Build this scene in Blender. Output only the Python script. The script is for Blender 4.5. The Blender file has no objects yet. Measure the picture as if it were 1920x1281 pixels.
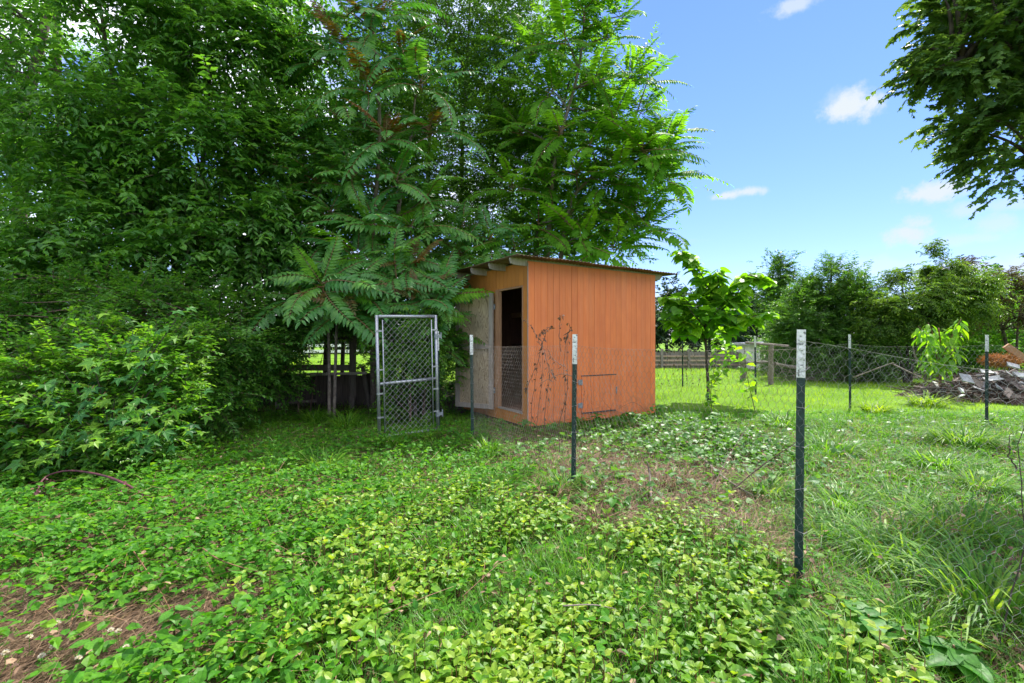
import bpy, math, random
import numpy as np
from mathutils import Vector, Matrix, Euler

R = math.radians
S = bpy.context.scene
COL = S.collection
rng = np.random.default_rng(7)
random.seed(7)

# ------------------------------------------------------------------ camera
H = 1.5
F = 907.0
cam_d = bpy.data.cameras.new("camera")
cam_d.sensor_width = 36.0
cam_d.lens = 36.0 * F / 1920.0
cam_d.shift_y = -4.5 / 1920.0
cam_d.clip_start = 0.05
cam_d.clip_end = 2000.0
cam = bpy.data.objects.new("camera", cam_d)
COL.objects.link(cam)
cam.location = (0, 0, H)
cam.rotation_euler = (R(90), 0, 0)
S.camera = cam

# ------------------------------------------------------------------ light
SUN_EL, SUN_AZ = 55.0, 37.0          # azimuth clockwise from the view axis (+Y)
SKY_STRENGTH = 0.102
SUN_STRENGTH = 3.4
EXPOSURE = 1.62
W = bpy.data.worlds.new("World")
S.world = W
W.use_nodes = True


def build_world():
    nt = W.node_tree
    nt.nodes.clear()
    N, L = nt.nodes, nt.links
    out = N.new("ShaderNodeOutputWorld")
    bg = N.new("ShaderNodeBackground")
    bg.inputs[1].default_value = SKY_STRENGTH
    L.new(bg.outputs[0], out.inputs[0])
    sky = N.new("ShaderNodeTexSky")
    sky.sky_type = 'NISHITA'
    sky.sun_disc = False
    sky.sun_elevation = R(SUN_EL)
    sky.sun_rotation = R(SUN_AZ)
    sky.air_density = 1.0
    sky.dust_density = 0.0
    sky.ozone_density = 6.0
    gam = N.new("ShaderNodeGamma"); gam.inputs[1].default_value = 0.8
    L.new(sky.outputs[0], gam.inputs[0])
    hsv = N.new("ShaderNodeHueSaturation"); hsv.inputs["Saturation"].default_value = 1.13; hsv.inputs["Value"].default_value = 1.22
    L.new(gam.outputs[0], hsv.inputs["Color"])
    tintc = N.new("ShaderNodeMix"); tintc.data_type = 'RGBA'; tintc.blend_type = 'MULTIPLY'; tintc.inputs[0].default_value = 1
    L.new(hsv.outputs[0], tintc.inputs[6]); tintc.inputs[7].default_value = (.72, .69, .91, 1)
    tc = N.new("ShaderNodeTexCoord")
    # wisps that ruffle the edge of every cloud
    nz = N.new("ShaderNodeTexNoise")
    nz.inputs["Scale"].default_value = 30.0
    nz.inputs["Detail"].default_value = 9.0
    nz.inputs["Roughness"].default_value = 0.66
    L.new(tc.outputs["Generated"], nz.inputs["Vector"])

    def math_(op, a, b=None, clamp=False):
        m = N.new("ShaderNodeMath")
        m.operation = op
        m.use_clamp = clamp
        for i, v in enumerate((a, b)):
            if v is None:
                continue
            if isinstance(v, (int, float)):
                m.inputs[i].default_value = v
            else:
                L.new(v, m.inputs[i])
        return m.outputs[0]

    def dot(vec, c):
        d = N.new("ShaderNodeVectorMath")
        d.operation = 'DOT_PRODUCT'
        L.new(vec, d.inputs[0])
        d.inputs[1].default_value = c
        return d.outputs["Value"]

    clouds = [(1597, 200, 46, 30, 1.0), (1570, 184, 30, 18, .35), (1365, 367, 36, 11, .95), (1400, 360, 36, 12, .9),
              (1752, 361, 44, 20, .95), (1700, 436, 32, 24, .9), (1712, 420, 22, 18, .8), (1815, 392, 26, 14, .5),
              (1858, 418, 26, 16, .45), (1800, 450, 44, 10, .4), (1490, 10, 46, 14, .7), (1850, 512, 130, 22, .7),
              (1440, 524, 60, 20, .6), (1640, 500, 90, 18, .35), (1240, 455, 110, 10, .2), (1900, 380, 40, 12, .4)]
    total = None
    for (px, py, sx, sy, amt) in clouds:
        d = Vector(((px - 960) / F, 1.0, (636 - py) / F)).normalized()
        e1 = Vector((d.y, -d.x, 0)).normalized()
        e2 = e1.cross(d).normalized()
        k = F / math.hypot(1, (px - 960) / F) / .54
        sub = N.new("ShaderNodeVectorMath")
        sub.operation = 'SUBTRACT'
        L.new(tc.outputs["Generated"], sub.inputs[0])
        sub.inputs[1].default_value = d
        a = dot(sub.outputs[0], e1 * (k / sx))
        b = dot(sub.outputs[0], e2 * (k / sy))
        c = dot(sub.outputs[0], d * 6)
        cv = N.new("ShaderNodeCombineXYZ")
        L.new(a, cv.inputs[0]); L.new(b, cv.inputs[1]); L.new(c, cv.inputs[2])
        ln = N.new("ShaderNodeVectorMath")
        ln.operation = 'LENGTH'
        L.new(cv.outputs[0], ln.inputs[0])
        ruff = math_('MULTIPLY', math_('SUBTRACT', nz.outputs["Fac"], 0.5), 2.8)
        r = math_('ADD', ln.outputs["Value"], ruff)
        mr = N.new("ShaderNodeMapRange")
        mr.interpolation_type = 'SMOOTHSTEP'
        mr.inputs[1].default_value = 1.5
        mr.inputs[2].default_value = 0.35
        mr.inputs[3].default_value = 0.0
        mr.inputs[4].default_value = amt
        L.new(r, mr.inputs[0])
        total = mr.outputs[0] if total is None else math_('MAXIMUM', total, mr.outputs[0])
    # broken clouds around one clear gap, made brighter than the others for added fill light
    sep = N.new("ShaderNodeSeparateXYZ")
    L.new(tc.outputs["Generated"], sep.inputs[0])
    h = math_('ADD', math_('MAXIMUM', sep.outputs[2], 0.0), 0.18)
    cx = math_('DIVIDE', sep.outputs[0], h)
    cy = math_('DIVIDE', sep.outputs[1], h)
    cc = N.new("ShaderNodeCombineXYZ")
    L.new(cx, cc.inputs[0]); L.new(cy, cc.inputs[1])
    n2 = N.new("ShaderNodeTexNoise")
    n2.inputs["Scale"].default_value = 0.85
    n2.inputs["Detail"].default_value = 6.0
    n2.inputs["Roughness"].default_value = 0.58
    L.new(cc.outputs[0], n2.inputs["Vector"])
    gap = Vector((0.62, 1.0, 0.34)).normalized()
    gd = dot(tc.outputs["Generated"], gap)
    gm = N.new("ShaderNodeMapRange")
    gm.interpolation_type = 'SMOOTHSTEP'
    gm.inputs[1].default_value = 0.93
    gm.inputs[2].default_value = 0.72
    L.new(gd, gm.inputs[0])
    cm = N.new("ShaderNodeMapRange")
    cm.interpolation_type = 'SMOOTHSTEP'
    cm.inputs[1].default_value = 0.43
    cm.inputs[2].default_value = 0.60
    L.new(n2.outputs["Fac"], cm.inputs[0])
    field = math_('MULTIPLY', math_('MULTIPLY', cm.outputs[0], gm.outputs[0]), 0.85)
    mix = N.new("ShaderNodeMix")
    mix.data_type = 'RGBA'
    L.new(total, mix.inputs[0])
    L.new(tintc.outputs[2], mix.inputs[6])
    mix.inputs[7].default_value = (2.7, 2.95, 3.15, 1)
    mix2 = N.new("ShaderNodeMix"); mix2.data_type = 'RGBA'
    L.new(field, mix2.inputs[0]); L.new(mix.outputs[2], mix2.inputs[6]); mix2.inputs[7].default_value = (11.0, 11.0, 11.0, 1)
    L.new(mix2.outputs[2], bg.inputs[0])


build_world()
sun_dir = Vector((math.sin(R(SUN_AZ)) * math.cos(R(SUN_EL)), math.cos(R(SUN_AZ)) * math.cos(R(SUN_EL)), math.sin(R(SUN_EL))))
sd = bpy.data.lights.new("sun", 'SUN')
sd.energy = SUN_STRENGTH
sd.angle = R(0.6)
sd.color = (1.0, 0.95, 0.86)
so = bpy.data.objects.new("sun", sd)
COL.objects.link(so)
so.rotation_euler = sun_dir.to_track_quat('Z', 'Y').to_euler()
so.location = sun_dir * 60

S.view_settings.view_transform = 'Standard'
S.view_settings.look = 'None'
S.view_settings.exposure = EXPOSURE
S.view_settings.gamma = 1.0
S.view_settings.use_curve_mapping = False
S.render.engine = 'CYCLES'
S.cycles.max_bounces = 7
S.cycles.diffuse_bounces = 4
S.cycles.glossy_bounces = 2
S.cycles.transmission_bounces = 5
S.cycles.use_denoising = True
S.cycles.sample_clamp_indirect = 6.0


# ------------------------------------------------------------------ helpers
def P(px, py, Y):
    """the point at distance Y that the photograph shows at pixel (px, py)"""
    return np.array([(px - 960) / F * Y, Y, H + (636 - py) / F * Y])


def G(px, py):
    """the ground point seen at a pixel"""
    Y = F * H / (py - 636)
    return np.array([(px - 960) / F * Y, Y, 0.0])


def hgt(x, y):
    x = np.asarray(x, float); y = np.asarray(y, float)
    f = np.clip(1.4 - np.hypot(x, y) / 22.0, 0, 1)
    return f * (0.018 * np.sin(1.7 * x + .6) * np.cos(1.3 * y) + 0.012 * np.sin(3.9 * x + 2.1 * y) + 0.008 * np.sin(7.3 * y - 4.4 * x))


def unit(v):
    return v / np.maximum(np.linalg.norm(v, axis=-1, keepdims=True), 1e-9)


class NB:
    """collects vertices and faces as arrays; build() links them as one mesh object"""

    def __init__(self):
        self.v, self.t, self.f, self.n = [], [], [], 0

    def add(self, V, Fc, mi=0, tint=None):
        V = np.asarray(V, float).reshape(-1, 3)
        Fc = np.asarray(Fc, np.int64)
        if len(V) == 0:
            return
        self.v.append(V)
        self.t.append(np.full(len(V), .5) if tint is None else np.broadcast_to(np.asarray(tint, float), (len(V),)))
        self.f.append((Fc + self.n, mi))
        self.n += len(V)

    def mesh(self, name, mats, smooth=False):
        me = bpy.data.meshes.new(name)
        if self.n == 0:
            return me
        V = np.concatenate(self.v).astype(np.float32)
        loops = np.concatenate([f.ravel() for f, _ in self.f]).astype(np.int32)
        sizes = np.concatenate([np.full(len(f), f.shape[1]) for f, _ in self.f])
        mi = np.concatenate([np.full(len(f), m) for f, m in self.f]).astype(np.int32)
        start = np.concatenate([[0], np.cumsum(sizes)[:-1]]).astype(np.int32)
        me.vertices.add(len(V)); me.vertices.foreach_set("co", V.ravel())
        me.loops.add(len(loops)); me.loops.foreach_set("vertex_index", loops)
        me.polygons.add(len(sizes)); me.polygons.foreach_set("loop_start", start)
        if not isinstance(mats, (list, tuple)):
            mats = [mats]
        for m in mats:
            me.materials.append(m)
        me.polygons.foreach_set("material_index", mi)
        me.polygons.foreach_set("use_smooth", np.full(len(sizes), bool(smooth)))
        a = me.attributes.new("tint", 'FLOAT', 'POINT')
        a.data.foreach_set("value", np.concatenate(self.t).astype(np.float32))
        me.update(calc_edges=True)
        return me

    def build(self, name, mats, parent=None, loc=None, smooth=False):
        o = bpy.data.objects.new(name, self.mesh(name, mats, smooth))
        COL.objects.link(o)
        if parent is not None:
            o.parent = parent
        if loc is not None:
            o.location = loc
        return o

    # simple shapes
    def box(self, c, s, rot=None, mi=0, tint=None, jit=0):
        c = np.asarray(c, float); s = np.asarray(s, float) / 2
        V = np.array([[-1, -1, -1], [1, -1, -1], [1, 1, -1], [-1, 1, -1], [-1, -1, 1], [1, -1, 1], [1, 1, 1], [-1, 1, 1]], float) * s
        if jit:
            V = V + rng.normal(0, jit, V.shape)
        if rot is not None:
            V = V @ np.array(Euler(rot).to_matrix()).T
        self.add(V + c, [[3, 2, 1, 0], [4, 5, 6, 7], [0, 1, 5, 4], [1, 2, 6, 5], [2, 3, 7, 6], [3, 0, 4, 7]], mi, tint)

    def bar(self, a, b, w, t, up=(0, 0, 1), mi=0, tint=None):
        """a squared beam from a to b, w wide, t thick"""
        a, b = np.asarray(a, float), np.asarray(b, float)
        d = unit(b - a); x = np.cross(d, up)
        x = unit(x) if np.linalg.norm(x) > 1e-6 else np.array([1., 0, 0])
        z = np.cross(x, d)
        q = [(-w / 2, -t / 2), (w / 2, -t / 2), (w / 2, t / 2), (-w / 2, t / 2)]
        V = [p + x * i + z * j for p in (a, b) for i, j in q]
        self.add(V, [[0, 1, 2, 3], [7, 6, 5, 4], [0, 4, 5, 1], [1, 5, 6, 2], [2, 6, 7, 3], [3, 7, 4, 0]], mi, tint)

    def tube(self, pts, rad, sides=7, mi=0, tint=None, rough=0):
        pts = np.asarray(pts, float); n = len(pts)
        rad = np.broadcast_to(np.asarray(rad, float), (n,))
        T = unit(np.gradient(pts, axis=0))
        ref = np.array([.31, .95, .05]) if abs(T[0, 2]) > .6 else np.array([0, 0, 1.])
        x = unit(np.cross(T, ref)); y = np.cross(T, x)
        a = np.linspace(0, 2 * np.pi, sides, endpoint=False)
        k = rad[:, None] * (1 + (rng.normal(0, rough, (n, sides)) if rough else 0))
        V = pts[:, None] + (x[:, None] * np.cos(a)[None, :, None] + y[:, None] * np.sin(a)[None, :, None]) * k[..., None]
        i = np.arange(n - 1)[:, None] * sides; j = np.arange(sides)[None]; j2 = (j + 1) % sides
        Fq = np.stack([i + j, i + j2, i + sides + j2, i + sides + j], -1).reshape(-1, 4)
        V = V.reshape(-1, 3)
        self.add(V, Fq, mi, tint)
        base = self.n - len(V)
        for ring, rev in ((0, True), (n - 1, False)):
            idx = np.arange(sides) + ring * sides + base
            if rev:
                idx = idx[::-1]
            self.f.append((idx[None].copy(), mi))

    def prisms(self, A, B, r, mi=0, tint=None, r2=None):
        """many thin three sided rods at once"""
        A = np.asarray(A, float); B = np.asarray(B, float)
        if len(A) == 0:
            return
        d = unit(B - A); ref = np.where(np.abs(d[:, 2:3]) > .8, np.array([[1., 0, 0]]), np.array([[0, 0, 1.]]))
        x = unit(np.cross(d, ref)); y = np.cross(d, x)
        r = np.broadcast_to(np.asarray(r, float), (len(A),))[:, None]
        r2 = r if r2 is None else np.broadcast_to(np.asarray(r2, float), (len(A),))[:, None]
        V = []
        for E, q in ((A, r), (B, r2)):
            for k in range(3):
                an = 2 * np.pi * k / 3
                V.append(E + (x * math.cos(an) + y * math.sin(an)) * q)
        V = np.stack(V, 1).reshape(-1, 3)
        b = (np.arange(len(A)) * 6)[:, None, None]
        q = np.array([[0, 1, 4, 3], [1, 2, 5, 4], [2, 0, 3, 5]])[None]
        self.add(V, (b + q).reshape(-1, 4), mi, None if tint is None else np.repeat(tint, 6))

    def leaves(self, tpl, pos, ax, nrm, s, w=None, mi=0, tint=None):
        """one copy of a leaf shape per point: ax its length, nrm its upper side"""
        TV, TF = tpl
        pos = np.asarray(pos, float)
        n = len(pos)
        if n == 0:
            return
        ax = unit(np.asarray(ax, float)); nrm = np.asarray(nrm, float)
        x = unit(np.cross(ax, nrm)); z = np.cross(x, ax)
        s = np.broadcast_to(np.asarray(s, float), (n,))
        w = s if w is None else np.broadcast_to(np.asarray(w, float), (n,))
        V = (pos[:, None] + x[:, None] * (TV[None, :, 0] * w[:, None])[..., None]
             + ax[:, None] * (TV[None, :, 1] * s[:, None])[..., None] + z[:, None] * (TV[None, :, 2] * s[:, None])[..., None])
        k = len(TV)
        b = (np.arange(n) * k)[:, None, None]
        tint = rng.random(n) if tint is None else tint
        self.add(V.reshape(-1, 3), (b + TF[None]).reshape(-1, TF.shape[1]), mi, np.repeat(tint, k))


def T(v, f):
    return np.array(v, float), np.array(f, np.int64)


DIAMOND = T([[0, 0, 0], [0, .5, -.05], [0, 1, -.16], [-.5, .42, .05], [.5, .42, .05]], [[0, 1, 3], [1, 2, 3], [0, 4, 1], [1, 4, 2]])
FOLD = T([[0, 0, 0], [0, 1, -.12], [-.5, .45, .06], [.5, .45, .06]], [[0, 1, 2], [0, 3, 1]])
OVATE = T([[0, 0, 0], [0, .36, .0], [0, .72, -.05], [0, 1, -.17], [-.5, .28, .09], [-.34, .68, .04], [.5, .28, .09], [.34, .68, .04]],
          [[0, 1, 4], [1, 5, 4], [1, 2, 5], [2, 3, 5], [0, 6, 1], [1, 6, 7], [1, 7, 2], [2, 7, 3]])
LANCE = T([[0, 0, 0], [0, .5, -.03], [0, 1, -.2], [-.5, .33, .03], [-.36, .7, -.06], [.5, .33, .03], [.36, .7, -.06]],
          [[0, 1, 3], [1, 4, 3], [1, 2, 4], [0, 5, 1], [1, 5, 6], [1, 6, 2]])
BLADE = T([[-.5, 0, 0], [.5, 0, 0], [-.42, .5, .1], [.42, .5, .1], [0, 1, .42]], [[0, 1, 3], [0, 3, 2], [2, 3, 4]])
ARCH = T([[-.5, 0, 0], [.5, 0, 0], [-.5, .45, .1], [.5, .45, .1], [-.4, .78, .38], [.4, .78, .38], [0, .92, .82]],
         [[0, 1, 3], [0, 3, 2], [2, 3, 5], [2, 5, 4], [4, 5, 6]])
SPIKE = T([[-.5, 0, 0], [.5, 0, 0], [0, 1, .25]], [[0, 1, 2]])


def _heart():
    o = [(0, .0), (.2, -.1), (.42, -.02), (.52, .2), (.46, .45), (.3, .7), (.12, .9), (0, 1.06)]
    v = [[0, .06, 0]] + [[x, y, .10 * abs(x) - .12 * max(0, y) ** 2] for x, y in o[1:]] + [[-x, y, .10 * abs(x) - .12 * max(0, y) ** 2] for x, y in o[1:-1]] + [[0, .5, -.04]]
    c = len(v) - 1
    r = list(range(0, 8)); l = [0] + list(range(8, 14)) + [7]
    f = [[c, r[i], r[i + 1]] for i in range(7)] + [[c, l[i + 1], l[i]] for i in range(7)]
    return T(v, f)


def _lobed(tips, notch, stem=0.0, droop=.14):
    """a palmate leaf: tips = (angle from the axis, length), a notch between two lobes"""
    pts = []
    for i, (a, r) in enumerate(tips):
        pts.append((R(a), r))
        if i < len(tips) - 1:
            a2 = (a + tips[i + 1][0]) / 2
            pts.append((R(a2), notch * (r + tips[i + 1][1]) / 2))
    v = [[0, stem, 0]]
    for a, r in pts:
        v.append([math.sin(a) * r, stem + math.cos(a) * r, .05 * (1 if r < .5 else -1) * r - droop * r * r])
    f = [[0, i + 1, i] for i in range(1, len(pts))]
    return T(v, f)


HEART = _heart()
STAR = _lobed([(-118, .55), (-62, .85), (0, 1.0), (62, .85), (118, .55)], .48)
MAPLE = _lobed([(-85, .62), (-38, .8), (0, 1.0), (38, .8), (85, .62)], .66)


def smooth_leaf(width=.62, curl=.22, cup=.16, wave=.02, n=9, m=5, tip=1.0, serr=0.0):
    """a leaf as a curved sheet: midrib crease, drooping tip, wavy margin"""
    t = np.linspace(0, 1, n)
    w = width / 2 * np.sin(np.pi * np.clip(t, 0, 1) ** .72) ** .8
    w[0] = w[-1] = .004
    u = np.linspace(-1, 1, m)
    V = []
    for i in range(n):
        for j in range(m):
            e = abs(u[j])
            x = u[j] * w[i] * (1 + (serr if (i % 2 and e > .9) else 0))
            V.append([x, t[i] * tip, cup * abs(x) - curl * t[i] ** 2 + wave * math.sin(9 * t[i] + (2 if u[j] > 0 else 0)) * e + .012 * math.cos(t[i] * 40) * e * (1 - e)])
    i = np.arange(n - 1)[:, None] * m + np.arange(m - 1)[None]
    Fq = np.stack([i, i + 1, i + m + 1, i + m], -1).reshape(-1, 4)
    return np.array(V), Fq


def path(pts, n=24):
    """a smooth curve through points"""
    p = np.asarray(pts, float)
    if len(p) < 3:
        t = np.linspace(0, 1, n)[:, None]
        return p[0] * (1 - t) + p[-1] * t
    q = np.vstack([2 * p[0] - p[1], p, 2 * p[-1] - p[-2]])
    out = []
    per = max(2, n // (len(p) - 1))
    for i in range(1, len(q) - 2):
        t = np.linspace(0, 1, per, endpoint=False)[:, None]
        a, b, c, d = q[i - 1], q[i], q[i + 1], q[i + 2]
        out.append(.5 * ((2 * b) + (c - a) * t + (2 * a - 5 * b + 4 * c - d) * t * t + (3 * b - a - 3 * c + d) * t ** 3))
    return np.vstack(out + [p[-1:]])


def tag(o, label, cat, group=None, kind=None):
    if label: o['label'] = label
    if cat: o['category'] = cat
    if group: o['group'] = group
    if kind: o['kind'] = kind
    return o


def thing(name, label, cat, loc=(0, 0, 0), rz=0.0, group=None):
    o = bpy.data.objects.new(name, None)
    o.empty_display_size = .2
    COL.objects.link(o)
    o.location = [float(c) for c in loc]
    o.rotation_euler = (0, 0, rz)
    return tag(o, label, cat, group)


def inst(name, me, parent, loc=None, rot=None, scale=None):
    o = bpy.data.objects.new(name, me)
    COL.objects.link(o)
    o.parent = parent
    if loc is not None: o.location = [float(c) for c in loc]
    if rot is not None: o.rotation_euler = rot
    if scale is not None: o.scale = (scale, scale, scale) if isinstance(scale, float) else scale
    return o


def frame_euler(ax, nrm):
    """rotation that turns +Y to ax with +Z near nrm"""
    y = Vector(ax).normalized()
    x = y.cross(Vector(nrm))
    if x.length < 1e-4: x = y.cross(Vector((.3, .8, .1)))
    x.normalize()
    z = x.cross(y)
    return Matrix((x, y, z)).transposed().to_euler()


# ------------------------------------------------------------------ materials
MAT = {}


def mat(name):
    m = bpy.data.materials.new(name)
    m.use_nodes = True
    MAT[name] = m
    nt = m.node_tree
    return m, nt, nt.nodes["Principled BSDF"], nt.nodes["Material Output"]


def ramp(nt, fac, cols):
    r = nt.nodes.new("ShaderNodeValToRGB")
    el = r.color_ramp.elements
    while len(el) < len(cols):
        el.new(.5)
    for e, (p, c) in zip(el, cols):
        e.position = p
        e.color = (*c, 1)
    nt.links.new(fac, r.inputs[0])
    return r.outputs[0]


def leaf_mat(name, cols, trans=(1.5, 1.35, .6), amt=.38, rough=.42, obj=0.0, spec=.45):
    m, nt, b, out = mat(name)
    N, L = nt.nodes, nt.links
    at = N.new("ShaderNodeAttribute"); at.attribute_name = "tint"
    fac = at.outputs["Fac"]
    if obj:
        oi = N.new("ShaderNodeObjectInfo")
        mx = N.new("ShaderNodeMix"); mx.inputs[0].default_value = obj
        L.new(fac, mx.inputs[2]); L.new(oi.outputs["Random"], mx.inputs[3])
        fac = mx.outputs[0]
    if not any(w in name for w in ('straw', 'dead', 'petal', 'young', 'red', 'far')):
        cols = [(r * 1.3, g * 1.2, b_ * 1.0) for r, g, b_ in cols]
        amt = min(.6, amt + .07)
    n = len(cols)
    c = ramp(nt, fac, [(i / (n - 1), q) for i, q in enumerate(cols)])
    tcn = N.new("ShaderNodeTexCoord"); nzl = N.new("ShaderNodeTexNoise")
    nzl.inputs["Scale"].default_value = 55.0 if not obj else 9.0; nzl.inputs["Detail"].default_value = 3.0
    L.new(tcn.outputs["Object"], nzl.inputs["Vector"])
    mv = N.new("ShaderNodeMapRange"); mv.inputs[1].default_value = .3; mv.inputs[2].default_value = .7; mv.inputs[3].default_value = .72; mv.inputs[4].default_value = 1.22
    L.new(nzl.outputs["Fac"], mv.inputs[0])
    hl = N.new("ShaderNodeHueSaturation"); L.new(c, hl.inputs["Color"]); L.new(mv.outputs[0], hl.inputs["Value"]); c = hl.outputs[0]
    L.new(c, b.inputs["Base Color"])
    b.inputs["Roughness"].default_value = rough
    b.inputs["Specular IOR Level"].default_value = spec
    tr = N.new("ShaderNodeBsdfTranslucent")
    mc = N.new("ShaderNodeMix"); mc.data_type = 'RGBA'; mc.blend_type = 'MULTIPLY'
    mc.inputs[0].default_value = 1
    L.new(c, mc.inputs[6]); mc.inputs[7].default_value = (*trans, 1)
    L.new(mc.outputs[2], tr.inputs[0])
    ms = N.new("ShaderNodeMixShader"); ms.inputs[0].default_value = amt
    L.new(b.outputs[0], ms.inputs[1]); L.new(tr.outputs[0], ms.inputs[2])
    L.new(ms.outputs[0], out.inputs[0])
    return m


def wood_mat(name, c1, c2, c3=None, scale=(60, 60, 4), rough=.8, bump=.25, coords="Object", rand=.35, stain=None):
    """grained wood: streaks along Z of the object, each piece of its own tone"""
    m, nt, b, out = mat(name)
    N, L = nt.nodes, nt.links
    tc = N.new("ShaderNodeTexCoord")
    oi = N.new("ShaderNodeObjectInfo")
    off = N.new("ShaderNodeVectorMath"); off.operation = 'ADD'
    L.new(tc.outputs[coords], off.inputs[0])
    cb = N.new("ShaderNodeCombineXYZ")
    mm = N.new("ShaderNodeMath"); mm.operation = 'MULTIPLY'; mm.inputs[1].default_value = 37.0
    L.new(oi.outputs["Random"], mm.inputs[0])
    for i in range(3): L.new(mm.outputs[0], cb.inputs[i])
    L.new(cb.outputs[0], off.inputs[1])
    mp = N.new("ShaderNodeMapping"); mp.inputs["Scale"].default_value = scale
    L.new(off.outputs[0], mp.inputs[0])
    nz = N.new("ShaderNodeTexNoise"); nz.inputs["Scale"].default_value = 1.0; nz.inputs["Detail"].default_value = 6
    nz.inputs["Roughness"].default_value = .65
    L.new(mp.outputs[0], nz.inputs["Vector"])
    n2 = N.new("ShaderNodeTexNoise"); n2.inputs["Scale"].default_value = 2.2; n2.inputs["Detail"].default_value = 5
    L.new(off.outputs[0], n2.inputs["Vector"])
    c = ramp(nt, nz.outputs["Fac"], [(.3, c1), (.68, c2)])
    mx = N.new("ShaderNodeMix"); mx.data_type = 'RGBA'
    mr = N.new("ShaderNodeMapRange"); mr.inputs[1].default_value = .42; mr.inputs[2].default_value = .72
    mr.inputs[4].default_value = .75
    L.new(n2.outputs["Fac"], mr.inputs[0]); L.new(mr.outputs[0], mx.inputs[0])
    L.new(c, mx.inputs[6]); mx.inputs[7].default_value = (*(c3 or c1), 1)
    hv = N.new("ShaderNodeHueSaturation")
    v = N.new("ShaderNodeMapRange"); v.inputs[3].default_value = 1 - rand; v.inputs[4].default_value = 1 + rand
    L.new(oi.outputs["Random"], v.inputs[0]); L.new(v.outputs[0], hv.inputs["Value"])
    L.new(mx.outputs[2], hv.inputs["Color"])
    L.new(hv.outputs[0], b.inputs["Base Color"])
    b.inputs["Roughness"].default_value = rough
    bp = N.new("ShaderNodeBump"); bp.inputs["Strength"].default_value = bump; bp.inputs["Distance"].default_value = .01
    L.new(nz.outputs["Fac"], bp.inputs["Height"]); L.new(bp.outputs[0], b.inputs["Normal"])
    return m


def plain(name, c1, c2, scale=12, rough=.6, metal=0.0, bump=.0, detail=5):
    m, nt, b, out = mat(name)
    N, L = nt.nodes, nt.links
    tc = N.new("ShaderNodeTexCoord")
    nz = N.new("ShaderNodeTexNoise"); nz.inputs["Scale"].default_value = scale; nz.inputs["Detail"].default_value = detail
    L.new(tc.outputs["Object"], nz.inputs["Vector"])
    L.new(ramp(nt, nz.outputs["Fac"], [(.36, c1), (.66, c2)]), b.inputs["Base Color"])
    b.inputs["Roughness"].default_value = rough
    b.inputs["Metallic"].default_value = metal
    if bump:
        bp = N.new("ShaderNodeBump"); bp.inputs["Strength"].default_value = bump; bp.inputs["Distance"].default_value = .01
        L.new(nz.outputs["Fac"], bp.inputs["Height"]); L.new(bp.outputs[0], b.inputs["Normal"])
    return m


leaf_mat("elm_leaf", [(.028, .115, .022), (.056, .185, .028), (.105, .27, .036)], amt=.46, rough=.38)
leaf_mat("elm_leaf_fine", [(.03, .10, .014), (.06, .17, .02), (.11, .25, .03)], amt=.42)
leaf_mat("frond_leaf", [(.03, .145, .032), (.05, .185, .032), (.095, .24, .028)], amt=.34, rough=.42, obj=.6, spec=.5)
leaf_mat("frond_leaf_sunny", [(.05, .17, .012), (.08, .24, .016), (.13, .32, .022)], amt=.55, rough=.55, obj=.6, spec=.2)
leaf_mat("frond_leaf_young", [(.13, .05, .012), (.13, .085, .014), (.10, .14, .016)], amt=.45, obj=.4)
leaf_mat("oak_leaf", [(.05, .13, .045), (.075, .17, .046), (.11, .215, .048)], amt=.36, rough=.5)
leaf_mat("heart_leaf", [(.065, .21, .014), (.12, .30, .016), (.20, .38, .02)], amt=.6, rough=.42, obj=.8)
leaf_mat("star_leaf", [(.016, .10, .030), (.05, .18, .025), (.16, .32, .025)], amt=.38, rough=.5, obj=.9, spec=.35)
leaf_mat("big_leaf", [(.03, .13, .018), (.05, .19, .022), (.09, .26, .028)], amt=.4, rough=.5, obj=.8, spec=.35)
leaf_mat("vine_leaf", [(.035, .14, .016), (.07, .22, .022), (.15, .33, .035)], amt=.45)
leaf_mat("privet_leaf", [(.026, .11, .018), (.052, .175, .022), (.10, .26, .028)], amt=.42)
leaf_mat("cedar_leaf", [(.028, .10, .018), (.05, .15, .022), (.09, .21, .03)], amt=.42)
leaf_mat("peach_leaf", [(.04, .11, .016), (.07, .165, .018), (.13, .24, .028)], amt=.45)
leaf_mat("red_leaf", [(.055, .038, .022), (.075, .06, .024), (.08, .10, .025)], amt=.35)
leaf_mat("bright_leaf", [(.05, .17, .014), (.08, .24, .018), (.13, .31, .024)], amt=.5)
leaf_mat("far_leaf", [(.016, .045, .022), (.024, .06, .026), (.035, .08, .028)], amt=.25, rough=.7)
leaf_mat("cover_leaf", [(.04, .15, .010), (.10, .245, .016), (.235, .35, .04)], amt=.40, rough=.46, spec=.38)
leaf_mat("ivy_leaf", [(.03, .12, .025), (.055, .17, .03), (.09, .23, .035)], amt=.36, rough=.45, spec=.4)
leaf_mat("ground_vine_leaf", [(.026, .13, .010), (.06, .215, .014), (.14, .32, .022)], amt=.42, rough=.5, spec=.25)
leaf_mat("grass_blade", [(.04, .15, .012), (.075, .23, .018), (.16, .33, .035)], amt=.45, rough=.45)
leaf_mat("lawn_blade", [(.085, .20, .008), (.14, .28, .011), (.25, .38, .02)], amt=.5, rough=.55)
leaf_mat("tall_blade", [(.04, .15, .018), (.085, .22, .03), (.18, .32, .05)], amt=.42, rough=.5, spec=.3)
leaf_mat("straw", [(.09, .052, .030), (.19, .11, .062), (.34, .235, .145)], amt=.15, rough=.75)
leaf_mat("dead_leaf", [(.045, .026, .018), (.08, .045, .03), (.14, .08, .05)], amt=.15, rough=.8)
leaf_mat("clover_petal", [(.55, .50, .46), (.72, .70, .64)], amt=.3, rough=.7)
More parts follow.
